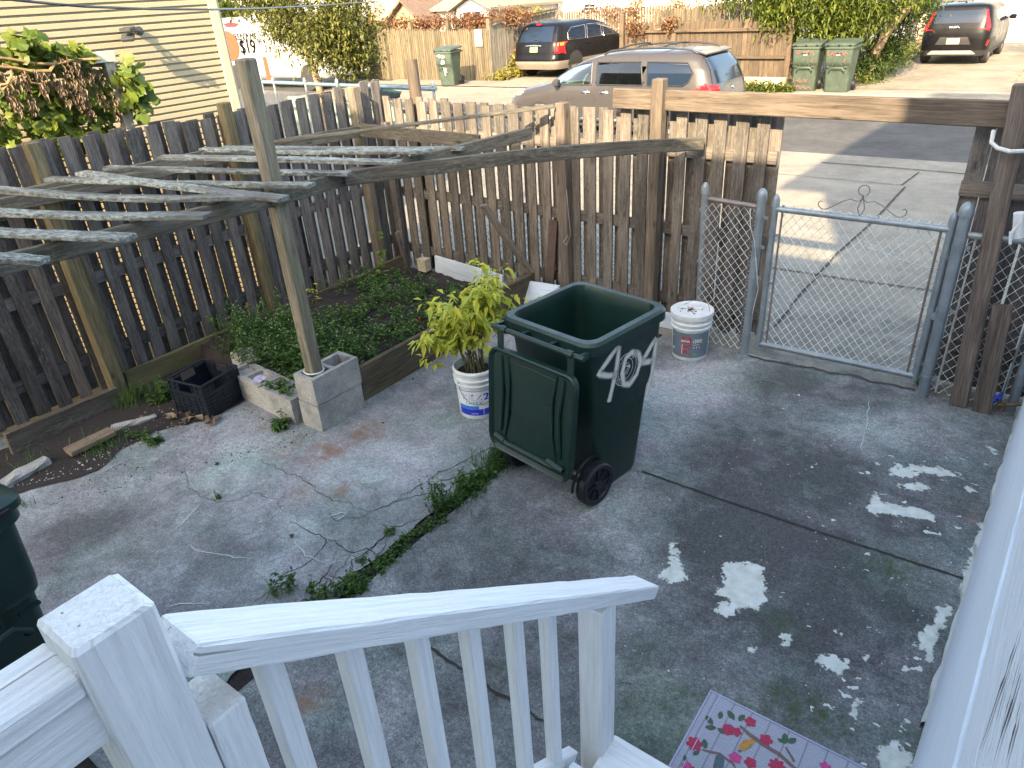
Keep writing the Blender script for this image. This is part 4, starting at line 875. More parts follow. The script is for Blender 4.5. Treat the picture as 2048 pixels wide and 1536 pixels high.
LEAF_Y = leafmat('yellow_green_leaves', [(0.276, 0.345, 0.046), (0.46, 0.506, 0.069), (0.632, 0.598, 0.069), (0.391, 0.483, 0.103), (0.69, 0.667, 0.161)], .4)
STEM = simple('green_stem', (.1, .1, .04), .8)
t = thing('pepper_plant', (bx_, by_, .3), 'bushy pepper plant with drooping yellow-green leaves growing in the white bucket', 'plant')
m = MB(); m.lathe((bx_, by_, .3), [(.001, .01), (.07, .014), (.132, .004)], 24); m.build('potting_soil', SOIL, t, 1)
stm = MB(); lv = MB(); random.seed(21)
view_r = Vector((math.cos(.64), math.sin(.64), 0)); vd = Vector((-math.sin(.64), math.cos(.64), 0))
def leafset(q, d, n, sc=1.0):
    for _ in range(n):
        a = U(0, 6.28); dr = Vector((math.cos(a), math.sin(a), U(-1.0, .6))).normalized(); st_ = q + dr*U(.01, .03)
        lv.leaf(st_, dr + Vector((0, 0, -.25)), (0, 0, 1), U(.045, .1)*sc, U(.024, .042)*sc, .2, droop=U(.05, .35))
for k in range(22):
    a = U(0, 6.28); bs_ = Vector((bx_+.06*math.cos(a), by_+.06*math.sin(a), .3)); tx = U(-.38, .26); ty = U(-.22, .2)
    tip = Vector((bx_, by_, 0)) + view_r*tx + vd*ty; tip.z = U(.62, .98) if abs(tx) < .22 else U(.5, .85)
    mid = bs_.lerp(tip, .5) + Vector((0, 0, .08)); pts = [bs_, bs_.lerp(mid, .6)+Vector((0, 0, .04)), mid, tip]; stm.tube(pts, [.005, .004, .003, .0015], 5)
    for j in range(8):
        f = .3 + .7*j/7; q = mid.lerp(tip, (f-.3)/.7); b2 = q + Vector((U(-.09, .09), U(-.09, .09), U(-.02, .06))); stm.tube([q, b2], .0013, 3); leafset(b2, None, 4); leafset(q, None, 2)
for tx, z in ((.34, .74), (.40, .80), (.42, .70), (-.36, .55), (-.33, .42), (-.27, .38)):
    q = Vector((bx_, by_, z)) + view_r*tx; stm.tube([Vector((bx_, by_, .55)) + view_r*tx*.4, q], .002, 4); leafset(q, None, 7, .8)
stm.build('stems', STEM, t); lv.build('leaves', LEAF_Y, t)
m = MB()
for tx, z in ((.13, .86), (-.33, .72), (.07, .82)): m.tube([Vector((bx_, by_, z)) + view_r*tx, Vector((bx_, by_, z-.035)) + view_r*(tx+.005)], [.005, .001], 6)
m.build('red_pepper', simple('red_pepper_skin', (.4, .02, .01), .3), t)
# ================================================================ PORCH STEPS AND RAILING
XR = -.80
t = thing('stair_railing', (XR, .8, 0), 'white painted stair railing sloping down in the foreground from a thick newel post', 'railing')
m = MB(); m.beam((-.797, .172, .5), (-.80, .171, 1.9), .1, .1, up=(0, 1, 0), seg=16, jit=.0014, bev=.006, r=.5); m.build('newel_post', P_WHITE, t)
m = MB(); m.beam((-.80, .252, 1.46), (-.80, .252, 1.655), .098, .058, up=(0, 1, 0), seg=5, jit=.001, bev=.004, r=.5); m.build('corner_block', P_WHITE, t)
ra = PX(345, 1262, XR); rb = PX(1290, 1152, XR)
ra = Vector((XR, .236, 1.775)); rb = Vector((XR, 1.69, .655))
dirn = (rb-ra).normalized()
m = MB(); m.beam(ra, rb, .1, .05, seg=30, jit=.0012, bev=.005, r=.5); m.build('handrail', P_WHITE, t)
nup = Vector((0, -dirn.z, dirn.y)) if dirn.y > 0 else Vector((0, dirn.z, -dirn.y))
la = ra + Vector((0, 0, -.74)); lb = ra + dirn*1.19 + Vector((0, 0, -.74))
m = MB(); m.beam(la, lb, .04, .088, seg=8, jit=.0006, bev=.004, r=.5); m.build('lower_rail', P_WHITE, t)
def rail_z(y): return ra.z + (y-ra.y)*dirn.z/dirn.y
for px_, py_ in ((540, 1345), (700, 1310), (834, 1285), (938, 1262), (1026, 1242), (1094, 1228)):
    y = PX(px_, py_, XR-.0).y
    m = MB(); m.beam((XR, y, rail_z(y)-.80), (XR, y, rail_z(y)-.028), .038, .038, up=(0, 1, 0), seg=6, jit=.0005, bev=.003, r=.5); m.build('baluster', P_WHITE, t)
m = MB(); m.beam((XR, 1.36, .0), (XR, 1.36, rail_z(1.36)-.03), .088, .088, up=(0, 1, 0), seg=8, jit=.0006, bev=.004, r=.5); m.build('end_post', P_WHITE, t)
t = thing('deck_railing', (XR, -.5, .9), 'white level railing running back behind the newel post at the lower left', 'railing')
m = MB(); m.beam((XR-.005, .122, 1.845), (XR-.02, -1.2, 1.85), .09, .036, seg=8, jit=.0006, bev=.004, r=.5); m.build('top_rail', P_WHITE, t)
m = MB(); m.beam((XR+.018, .122, 1.78), (XR+.005, -1.2, 1.785), .03, .085, seg=8, jit=.0006, bev=.003, r=.5); m.build('side_board', P_WHITE, t)
for y in (-.05, -.2, -.35, -.5, -.65, -.8): m = MB(); m.beam((XR, y, 1.0), (XR, y, 1.76), .038, .038, up=(0, 1, 0), bev=.003, r=.5); m.build('baluster', P_WHITE, t)
t = thing('porch_steps', (-.35, .8, 0), 'white painted wooden steps going down beside the railing at the bottom of the view', 'steps')
for k in range(5):
    z = .19*(k+1); y = 1.42-.27*k
    m = MB(); m.beam((-.765, y-.14, z-.02), (.03, y-.14, z-.02), .28, .038, seg=4, jit=.0006, bev=.005, r=.5); m.build('tread', P_WHITE, t)
    if k: m = MB(); m.beam((-.75, y+.005, z-.125), (.02, y+.005, z-.125), .02, .17); m.build('riser', P_WHITE, t)
m = MB(); m.box((-.36, -.55, .93), (.80, 1.2, .04), bev=.004); m.build('landing', P_WHITE, t)
# mossy pad with the mat
PAD = yard_mat('mossy_pad_concrete', (.04, .045, .042), (.1, .115, .108), (.2, .22, .2))
def pad_ob():
    m = MB(); m.beam((-.86, 1.45, .012), (.13, 1.47, .012), .84, .03, seg=10, jit=.002, bev=.006); o = m.build('step_pad', PAD)
    n = len(o.data.vertices)
    for nm, v in (('stain', .25), ('moss', .38), ('paint', -.3), ('fleck', .12), ('rust', 0)):
        at = o.data.attributes.new(nm, 'FLOAT', 'POINT'); at.data.foreach_set('value', [v]*n)
    return struct(o)
pad_ob()
mt = thing('doormat', (-.3, 1.7, .03), 'lilac floral doormat with red flowers and small birds at the foot of the steps', 'doormat')
MC = G(1420, 1381, .035); MW, ML = .76, .46   # corner, width along +x, length along -y
def mat_fn(u, v, o=0): return (MC.x + u, MC.y - v + .004, .036 + o)
tM = NT('woven_lilac_mat'); pz = tM.pos(); wv = tM.new('ShaderNodeTexWave'); wv.inputs['Scale'].default_value = 28; wv.bands_direction = 'Y'; wv.inputs['Distortion'].default_value = .6; tM.link(pz, wv.inputs['Vector'])
c = tM.ramp(tM.noise(pz, 9, 4, .6), [(.35, (.32, .35, .40)), (.65, (.36, .33, .40))]); c = tM.mix(tM.ramp(wv.outputs[0], [(.0, .35), (.22, 0.0)]), c, (.2, .17, .3))
pl_ = tM.new('ShaderNodeTexWave'); pl_.inputs['Scale'].default_value = 4.5; pl_.bands_direction = 'X'; tM.link(pz, pl_.inputs['Vector']); c = tM.mix(tM.ramp(pl_.outputs[0], [(.0, .6), (.03, 0.0)]), c, (.1, .1, .12))
c = tM.mix(1.0, c, tM.ramp(tM.noise(pz, 240, 3, .7), [(.3, .8), (.7, 1.2)]), 'MULTIPLY'); tM.color(c); tM.rough(.9); tM.bump(wv.outputs[0], .4, .002)
m = MB(); m.prism([mat_fn(0, 0, -.008), mat_fn(MW, 0, -.008), mat_fn(MW, ML, -.008), mat_fn(0, ML, -.008)][::-1], (0, 0, .009)); m.build('mat_base', tM.m, mt)
m = MB(); m.tube([mat_fn(.006, ML, .002), mat_fn(.006, .006, .002), mat_fn(MW-.006, .006, .002), mat_fn(MW-.006, ML, .002)], .004, 6); m.tube([mat_fn(.045, ML, .001), mat_fn(.045, .0, .001)], .0025, 5); m.build('border', simple('mat_border', (.4, .4, .55), .9), mt)
def mflat(nm, c, shapes):
    mm = simple(nm+'_ink', c, .85, var=.35, vs=120)
    for s in shapes: m = MB(); m.poly([mat_fn(a, b, .0022 + s[1]) for a, b in s[0]]); m.build(nm, mm, mt)
def PXM(x, y): p = G(x, y, .036); return p.x-MC.x, MC.y-p.y
def petal(x, y, r, n=5, seed=0):
    u, v = PXM(x, y); o = []
    for k in range(n*4): a = 2*math.pi*k/(n*4)+seed; rr = r*(.72+.34*abs(math.sin(n*a/2+seed))); o.append((u+rr*math.cos(a), v+rr*math.sin(a)))
    return (o, RND()*.0006)
def mleaf(x, y, L, ang):
    u, v = PXM(x, y); a = math.radians(ang); d = (math.cos(a), math.sin(a)); n_ = (-d[1], d[0]); o = []
    for k in range(9): f = k/8; w = L*.27*math.sin(math.pi*f)**.8; o.append((u+d[0]*L*f+n_[0]*w, v+d[1]*L*f+n_[1]*w))
    for k in range(7, 0, -1): f = k/8; w = L*.27*math.sin(math.pi*f)**.8; o.append((u+d[0]*L*f-n_[0]*w, v+d[1]*L*f-n_[1]*w))
    return (o, RND()*.0006)
mflat('flower', (.36, .03, .075), [petal(1388, 1490, .03, 6), petal(1456, 1462, .024, 5, 1), (petal(1472, 1466, .02, 5, 2)), petal(1500, 1446, .022, 5, .5), petal(1531, 1482, .024, 5, 2), petal(1375, 1540, .024), petal(1500, 1528, .022, 5, 1), petal(1553, 1535, .03, 8)])
mflat('pink_flower', (.45, .06, .2), [petal(1470, 1518, .023, 5, .3), petal(1650, 1536, .02), petal(1372, 1534, .016)])
mflat('leaf', (.05, .1, .06), [mleaf(1425, 1452, .045, 210), mleaf(1432, 1458, .042, 150), mleaf(1438, 1440, .036, 260), mleaf(1468, 1442, .045, 215), mleaf(1476, 1444, .04, 285), mleaf(1468, 1458, .04, 160), mleaf(1450, 1470, .035, 190), mleaf(1410, 1500, .04, 240), mleaf(1398, 1505, .03, 120), mleaf(1570, 1490, .045, 250), mleaf(1575, 1488, .04, 300), mleaf(1570, 1488, .03, 180), mleaf(1372, 1528, .03, 230)])
mflat('branch', (.16, .1, .09), [([PXM(*q) for q in ((1480, 1452), (1500, 1468), (1530, 1490), (1560, 1508), (1590, 1536), (1600, 1548), (1594, 1548), (1556, 1514), (1526, 1496), (1496, 1474), (1478, 1456))], .0), ([PXM(*q) for q in ((1403, 1500), (1440, 1508), (1468, 1530), (1474, 1545), (1462, 1530), (1438, 1513), (1404, 1504))], .0), ([PXM(*q) for q in ((1572, 1495), (1590, 1524), (1586, 1528), (1569, 1497))], .0002)])
mflat('bird', (.42, .2, .05), [([PXM(*q) for q in ((1476, 1494), (1488, 1481), (1503, 1480), (1510, 1486), (1500, 1497), (1488, 1504), (1478, 1503))], .0004)])
mflat('grey_bird', (.08, .11, .13), [([PXM(*q) for q in ((1425, 1536), (1430, 1515), (1440, 1508), (1448, 1520), (1446, 1540), (1438, 1560))], .0004), ([PXM(*q) for q in ((1473, 1502), (1483, 1504), (1478, 1508))], .0008)])
# ================================================================ WHITE HOUSE WALL ON THE RIGHT
KW = .029
def WX(y): return .203 + (y-4.943)*KW
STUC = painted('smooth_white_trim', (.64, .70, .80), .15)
t = thing('white_house', (2.2, 1.8, 0), 'white painted house side rising at the right edge of the yard', 'house')
m = MB(); y0, y1, th = -1.3, 4.96, .12
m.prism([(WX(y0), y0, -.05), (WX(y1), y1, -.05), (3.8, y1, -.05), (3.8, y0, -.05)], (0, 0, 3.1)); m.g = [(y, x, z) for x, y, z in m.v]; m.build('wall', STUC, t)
m = MB(); m.beam((WX(.2)-.001, .2, 1.69), (WX(2.2)-.001, 2.2, 1.76), .006, .014, bev=.002); m.build('ledge_bead', STUC, t)
SPL = simple('split_dark_wood', (.06, .04, .035), .9, var=.6, vs=50)
m = MB()
for a, b, w in (((1962, 1505), (2044, 1262), .004), ((1990, 1536), (2048, 1300), .003), ((2000, 1500), (2048, 1340), .004), ((2015, 1536), (2048, 1400), .005), ((1978, 1520), (2030, 1320), .0025)):
    nv = Vector((1, -KW, 0)); d0 = nv @ Vector((.203, 4.943, 0)); pts = []
    for k in range(9):
        d = ray(a[0]+(b[0]-a[0])*k/8, a[1]+(b[1]-a[1])*k/8); q = CW + d*((d0-nv@CW)/(nv@d)); pts.append(q-Vector((.0015, 0, 0))+Vector((0, U(-.004, .004), U(-.004, .004))))
    vs = []
    for i, q in enumerate(pts): h = w*math.sin(math.pi*(i+.3)/9.)*U(.6, 1.4); vs += [q+Vector((0, h, 0)), q-Vector((0, h, 0))]
    m.add(vs, [(2*i, 2*i+1, 2*i+3, 2*i+2) for i in range(8)])
m.build('paint_split', SPL, t)
m = MB()
fb = [(WX(y0_)-.004-.022*max(0, noise.noise((y0_*6, 3, 1))+.25), y0_) for y0_ in [2.2+k*.03 for k in range(92)]]
m.add([(x_, y_, z_) for x_, y_ in fb for z_ in (0.0, .03+.05*abs(noise.noise((y_*5, 1, 8))))], [(2*i, 2*i+2, 2*i+3, 2*i+1) for i in range(91)])
m.add([q_ for x_, y_ in fb for q_ in ((x_, y_, .03+.05*abs(noise.noise((y_*5, 1, 8)))), (WX(y_)+.004, y_, .05+.05*abs(noise.noise((y_*5, 1, 8)))))], [(2*i, 2*i+2, 2*i+3, 2*i+1) for i in range(91)])
m.build('flaking_base', PBASE if 'PBASE' in globals() else painted('flaking_base_paint', (.5, .52, .5), .9), t)
m = MB(); p = Vector((.15, 4.80, .09)); m.tube([(.26, 4.84, .12), (.13, 4.8, .09), (.08, 4.785, .08)], .013, 10); m.tube([(.115, 4.795, .1), (.11, 4.79, .045)], .012, 10); m.tube([(.085, 4.787, .08), (.07, 4.78, .135)], .006, 8)
t = thing('garden_spigot', (.12, 4.8, .04), 'brass garden spigot with blue handle at the foot of the white wall', 'tap')
m.build('tap_body', simple('aged_brass', (.14, .1, .06), .5, .5, var=.4), t, 1)
m = MB(); m.beam((.055, 4.76, .105), (.085, 4.79, .175), .012, .02, bev=.003); m.beam((.05, 4.79, .14), (.09, 4.76, .14), .02, .012, bev=.003); m.build('tap_handle', simple('blue_handle', (.01, .04, .3), .5), t)
m = MB(); m.tube([PY(1987, 262, 4.9), PY(1983, 285, 4.83), PY(1995, 296, 4.78), PY(2020, 303, 4.74), PY(2052, 302, 4.8)], .011, 8)
tag(m.build('white_conduit', simple('white_pvc', (.6, .6, .58), .4)), 'bent white pipe looped round the top of the leaning timber', 'pipe')
m = MB(); a = PY(2040, 425, 4.72); b = PY(2036, 475, 4.72); m.tube([a, b], [.03, .028], 10); 
for k in range(4): q = a.lerp(b, .3+.15*k); m.tube([q+Vector((-.015*k+.01, -.02, 0)), q+Vector((-.02, -.03, -.07))], .008, 6)
tag(m.build('paint_glove', simple('white_cloth', (.62, .64, .66), .8, bump=.5)), 'white paint caked rag hanging beside the leaning timber at the right edge', 'rag')
m = MB(); P = [G(*q, .004) for q in ((1876, 835), (1883, 852), (1888, 860), (1905, 866), (1914, 864), (1905, 853), (1886, 848))]; m.tube(P, .0018, 4); 
tag(m.build('twist_of_wire', GALV_L), 'thin loop of pale wire lying on the walkway near the spigot', 'wire')
m = MB(); m.tube([G(x, y, .004) for x, y in ((1243, 1364), (1262, 1368), (1296, 1368), (1305, 1390), (1290, 1420), (1283, 1440))], .0012, 4); m.beam(G(1277, 1450, .008), G(1298, 1441, .008), .012, .006)
tag(m.build('twig', simple('dark_twig', (.04, .03, .025))), 'dark twig and thread lying on the pad by the lowest step', 'twig')
# ================================================================ OUR HOUSE BEHIND THE CAMERA (casts the yard's shade)
t = thing('rear_house', (2, -6, 0), 'tall gabled house behind the camera that shades the yard', 'house')
EY = -1.6; tz = math.tan(SUN_EL)/math.cos(SUN_AZ); tx = math.tan(SUN_AZ)
ze = tz*(7.2-EY)
XL = -5.8 + tx*(4-EY); XW = -1.49 + tx*(7.2-EY)
XL = -3.68; m = MB(); m.prism([(XL, EY, 0), (XW+.02, EY, 0), (XW+.02, EY, ze), (XL, EY, ze)], (0, -9, 0)); m.build('lower_wing', simple('cream_siding_far', (.55, .5, .4), .8), t)
ex, ey = -2.93 + tx*(9.98-EY), tz*(9.98-EY); ax_, az_ = -2.70+tx*(15.45-EY), tz*(15.45-EY)
k_ = (19.0-15.45)/(15.45-9.98); ax2, az2 = ax_+(ax_-ex)*k_, az_+(az_-ey)*k_
m = MB(); m.prism([(XW, EY, 0), (XW+8, EY, 0), (XW+8, EY, ey), (XW, EY, ey)], (tx*9*1.1, -9, 0)); m.build('wall', simple('white_siding_far', (.6, .6, .58), .8), t)
m = MB(); m.prism([(ex, EY+.0, ey), (7.5, EY, ey), (6.6, EY, az2), (ax2, EY, az2)], (0, -.2, 0)); m.prism([(XW, EY-.21, ey+.01), (7.5, EY-.21, ey+.01), (6.6, EY-.21, az2), (ax2, EY-.21, az2), (XW+.02, EY-.21, ey+(XW-ex)*(az2-ey)/(ax2-ex))], (tx*9*1.1, -9, 0)); m.build('roof', simple('grey_shingle', (.12, .11, .1), .9), t)
# ================================================================ NEIGHBOUR'S SIDING WALL AND VINE
SID = simple('cream_vinyl_siding', (0.322, 0.281, 0.186), .45, var=.05, vs=3)
t = thing('neighbour_house', (-8, 1.5, 0), 'cream vinyl sided house beyond the left fence with dark lap lines', 'house')
m = MB(); ny = [-1.2, 4.13]; z = 0.0; pr = []
while z < 4.6: pr += [(-6.4+.015, z), (-6.4+.017, z+.003), (-6.4+.014, z+.036), (-6.4+.001, z+.044), (-6.4, z+.0537)]; z += .054
vs = [(x, y, z_) for x, z_ in pr for y in ny]
m.add(vs, [(2*i, 2*i+1, 2*i+3, 2*i+2) for i in range(len(pr)-1)]); m.build('siding', SID, t)
m = MB(); m.box((-9.42, 1.43, 2.3), (6.0, 5.36, 4.6)); m.build('wall_core', SID, t)
m = MB(); m.box((-6.395, 4.155, 2.3), (.06, .08, 4.6), bev=.004); m.box((-6.43, 4.21, 2.3), (.1, .025, 4.6)); m.build('corner_trim', simple('cream_trim', (0.422, 0.388, 0.286), .5), t)
DK = simple('dark_lamp_metal', (.04, .045, .05), .4)
t = thing('flood_light', (-5.95, 3.2, 2.43), 'dark twin floodlight on the cream siding', 'lamp')
c0_ = PX(276, 62, -6.37); h1 = PX(256, 57, -6.2); h2 = PX(256, 73, -6.24)
m = MB(); m.lathe(c0_, [(.035, 0), (.035, .025), (.001, .03)], 16, ax=(1, 0, 0)); m.tube([c0_, h1], .012, 6); m.tube([c0_, h2], .012, 6); m.build('bracket', DK, t, 1)
for h, d in ((h1, Vector((.3, -.6, -.1))), (h2, Vector((.5, -.5, -.5)))):
    m = MB(); m.beam(h-d.normalized()*.03, h+d.normalized()*.05, .1, .022, bev=.005); m.build('lamp_head', DK, t)
# trellis posts and vine between the fence and the house
t = thing('grape_trellis', (-5.75, 2, 0), 'old grey trellis with a white capped post carrying a leafy vine by the cream wall', 'trellis')
vp = PX(212, 118, -5.72); vb = PX(283, 320, -5.72)
m = MB(); m.beam((-5.72, vb.y+.02, 0), (-5.72, vp.y, vp.z), .07, .07, up=(0, 1, 0), seg=6, jit=.002, bev=.004); m.build('post', wood('bleached_post', (.16, .15, .13), (.36, .34, .3), (.55, .53, .48)), t)
m = MB(); m.box((-5.72, vp.y-.03, vp.z+.015), (.11, .16, .07), bev=.004); m.build('post_cap', simple('white_bracket', (.42, .45, .38), .7), t)
m = MB(); m.beam(PX(-40, 128, -5.75), PX(205, 120, -5.75), .05, .09, seg=4, jit=.003); m.build('cross_bar', W_BEAM, t)
VINE_G = leafmat('vine_leaves', [(0.0348, 0.0627, 0.0105), (0.0767, 0.126, 0.0174), (0.153, 0.196, 0.0244), (0.0627, 0.105, 0.0174), (0.237, 0.251, 0.0418)], .35); VINE_B = leafmat('dead_vine_leaves', [(.08, .055, .035), (.17, .12, .075), (.27, .2, .13)], .1)
t = thing('grape_vine', (-5.8, 2.2, 0), 'sprawling grape vine with bright green leaves and hanging dead brown clusters on the trellis', 'vine')
random.seed(5); lv = MB()
def vleaf(m, q, s, d=None):
    d = d or Vector((U(-.2, 1), U(-.7, .7), U(-1, .2)))
    d.normalize(); n_ = Vector((1, U(-.6, .6), U(-.2, .9))).normalized(); sd_ = d.cross(n_).normalized(); o = []
    for a, r in ((0, .1), (25, .8), (55, .55), (85, .95), (115, .6), (150, 1.0), (180, 1.1), (210, 1.0), (245, .6), (275, .95), (305, .55), (335, .8)):
        a = math.radians(a); o.append(q + d*(-math.cos(a)*r*s*.55+s*.4) + sd_*(math.sin(a)*r*s*.55) + n_*(U(-.05, .05)*s))
    m.add(o + [q+d*s*.35+n_*s*.08], [(i, (i+1) % 12, 12) for i in range(12)])
def region(pts, X, n, f):
    P = pts; xs = [p[0] for p in P]; ys = [p[1] for p in P]; c = 0
    while c < n:
        x, y = U(min(xs), max(xs)), U(min(ys), max(ys)); ins = False
        for i in range(len(P)):
            a, b = P[i], P[(i+1) % len(P)]
            if (a[1] > y) != (b[1] > y) and x < (b[0]-a[0])*(y-a[1])/(b[1]-a[1])+a[0]: ins = not ins
        if ins: f(PX(x, y, X+U(-.12, .12))); c += 1
region([(-60, 90), (20, 92), (30, 68), (60, 65), (80, 85), (110, 90), (150, 88), (185, 112), (150, 122), (60, 118), (-60, 122)], -5.75, 210, lambda q: vleaf(lv, q, U(.07, .13)))
region([(-40, 180), (60, 150), (130, 150), (200, 125), (225, 150), (250, 250), (260, 300), (120, 300), (60, 270), (40, 220)], -5.82, 420, lambda q: vleaf(lv, q, U(.06, .12)))
region([(225, 115), (245, 118), (262, 135), (280, 160), (290, 195), (270, 225), (250, 200)], -5.68, 70, lambda q: vleaf(lv, q, U(.08, .14)))
region([(-60, 210), (20, 220), (30, 290), (-60, 300)], -5.85, 90, lambda q: vleaf(lv, q, U(.05, .1)))
lv.build('green_leaves', VINE_G, t)
lv = MB()
def clus(q):
    L = U(.05, .2)
    for k in range(int(L*90)): p = q + Vector((U(-.02, .02), U(-.02, .02), -L*RND())); lv.leaf(p, (U(-.4, .4), U(-.4, .4), -1), (1, 0, 0), U(.02, .06), U(.01, .025))
region([(-60, 125), (0, 128), (60, 130), (120, 108), (170, 110), (215, 130), (225, 185), (200, 180), (140, 190), (90, 175), (40, 195), (-60, 190)], -5.66, 85, clus)
lv.build('dead_clusters', VINE_B, t)
m = MB()
for pts in ([(-40, 112), (20, 118), (70, 127), (110, 128), (150, 120), (200, 118)], [(-40, 130), (30, 136), (60, 142), (100, 142), (112, 122)], [(0, 170), (14, 168), (24, 150), (20, 132), (5, 128)], [(-30, 210), (0, 185), (25, 160), (50, 148)], [(60, 165), (80, 168), (100, 160)]): m.tube([PX(x, y, -5.6) for x, y in pts], U(.006, .014), 6)
m.build('stems', simple('vine_stem', (.3, .2, .09), .8, var=.4), t)
m = MB(); 
def wirepts(pts, Y): return [PY(x, y, Y) for x, y in pts]
m.tube([PX(-30, -6, -4.9), PX(60, 3, -4.9), PX(120, 9, -5.0), PX(170, 13, -5.0), PX(300, 18, -5.3), PX(420, 19, -5.6), PX(520, 17, -6.5), PX(640, 11, -8), PX(760, 2, -10)], .008, 6)
tag(m.build('overhead_wire', DK), 'thin dark service wire sagging across the cream house and the small tree', 'wire')
# ================================================================ CARS
def carpaint(name, c, metal=.5, coat=.35):
    t = NT(name); t.color(c); t.rough(.3); t.b.inputs['Metallic'].default_value = metal; t.b.inputs['Specular IOR Level'].default_value = .18; t.b.inputs['Coat Weight'].default_value = coat; t.b.inputs['Coat Roughness'].default_value = .06
    n = t.noise(t.objc(), 3, 4, .6); t.rough(t.ramp(n, [(.3, .24), (.7, .42)])); return t.m
GLASSD = NT('dark_glass'); GLASSD.color((.010, .018, .035)); GLASSD.rough(.06); GLASSD.b.inputs['Specular IOR Level'].default_value = .4; GLASSD = GLASSD.m
def see_glass(name, tint):
    t = NT(name); tr = t.new('ShaderNodeBsdfTransparent'); tr.inputs[0].default_value = (*tint, 1); gl = t.new('ShaderNodeBsdfGlossy'); gl.inputs['Roughness'].default_value = .03
    fr = t.new('ShaderNodeFresnel'); fr.inputs[0].default_value = 1.6; mx = t.new('ShaderNodeMixShader'); t.link(fr.outputs[0], mx.inputs[0]); t.link(tr.outputs[0], mx.inputs[1]); t.link(gl.outputs[0], mx.inputs[2]); t.link(mx.outputs[0], t.n['Material Output'].inputs[0]); return t.m
GLASST = see_glass('tinted_glass', (.30, .42, .42)); GLASSP = see_glass('privacy_glass', (.07, .09, .12))
LAMPR = simple('red_lamp', (.5, .01, .015), .15, var=.25, vs=30); LAMPO = simple('amber_lamp', (.7, .25, .02), .2); CHROME = simple('chrome_trim', (.6, .6, .62), .15, 1); TYRE = simple('tyre_rubber', (.015, .015, .016), .8); PLATE = simple('yellow_plate', (.62, .56, .14), .5, var=.08); TRIMD = simple('dark_trim', (.02, .02, .022), .5); INTER = simple('grey_interior', (.12, .125, .12), .8); RIMM = simple('alloy_rim', (.35, .36, .38), .3, .8); CREAMI = simple('pale_dashboard', (.42, .5, .42), .6)
class Car:
    def __init__(s, T): s.T = [(*t[:4], t[4]*1.75) for t in T]
    def at(s, z):
        T = s.T
        if z <= T[0][0]: return T[0][1:]
        for a, b in zip(T, T[1:]):
            if z <= b[0]: k = (z-a[0])/(b[0]-a[0]); k2 = k; return tuple(a[i]+(b[i]-a[i])*k2 for i in range(1, 5))
        return T[-1][1:]
    def side(s, x, z, sg, o=.004):
        xf, xr, hw, n = s.at(z); a = (xf-xr)/2; xc = (xf+xr)/2; q = min(.995, abs((x-xc)/a)); return (x, sg*(hw*(1-q**n)**(1/n)+o), z)
    def rear(s, y, z, o=.004, front=False):
        xf, xr, hw, n = s.at(z); a = (xf-xr)/2; xc = (xf+xr)/2; q = min(.995, abs(y/hw)); d = a*(1-q**n)**(1/n)+o; return (xc+(d if front else -d), y, z)
def inpoly(x, y, P):
    r = False
    for i in range(len(P)):
        a, b = P[i], P[(i+1) % len(P)]
        if (a[1] > y) != (b[1] > y) and x < (b[0]-a[0])*(y-a[1])/(b[1]-a[1])+a[0]: r = not r
    return r
def grid_patch(m, P, fn, step=.05):
    """fill polygon P (2D) with small cells clipped to rows, projected on the body"""
    ys = [p[1] for p in P]; y0, y1 = min(ys), max(ys); n = max(2, int((y1-y0)/step)); rows = []
    for k in range(n+1):
        y = y0+(y1-y0)*k/n; yy = min(max(y, y0+1e-4), y1-1e-4); xs = []
        for i in range(len(P)):
            a, b = P[i], P[(i+1) % len(P)]
            if (a[1] > yy) != (b[1] > yy): xs.append((b[0]-a[0])*(yy-a[1])/(b[1]-a[1])+a[0])
        rows.append((y, min(xs), max(xs)))
    M_ = 10; vs = [fn(a+(b-a)*j/M_, y) for y, a, b in rows for j in range(M_+1)]
    m.add(vs, [(k*(M_+1)+j, k*(M_+1)+j+1, (k+1)*(M_+1)+j+1, (k+1)*(M_+1)+j) for k in range(n) for j in range(M_)], None, .5)
def inset(P, d):
    cx = sum(p[0] for p in P)/len(P); cy = sum(p[1] for p in P)/len(P); return [(cx+(x-cx)*(1-d/max(.05, abs(x-cx))) if abs(x-cx) > d else x, cy+(y-cy)*(1-d/max(.05, abs(y-cy))) if abs(y-cy) > d else y) for x, y in P]
def frame_strip(m, P, fn, w=.03):
    Q = [p for a, b in zip(P, P[1:]+P[:1]) for p in [(a[0]+(b[0]-a[0])*k/6, a[1]+(b[1]-a[1])*k/6) for k in range(6)]]
    m.tube([fn(*q) for q in Q], w, 5, closed=True)
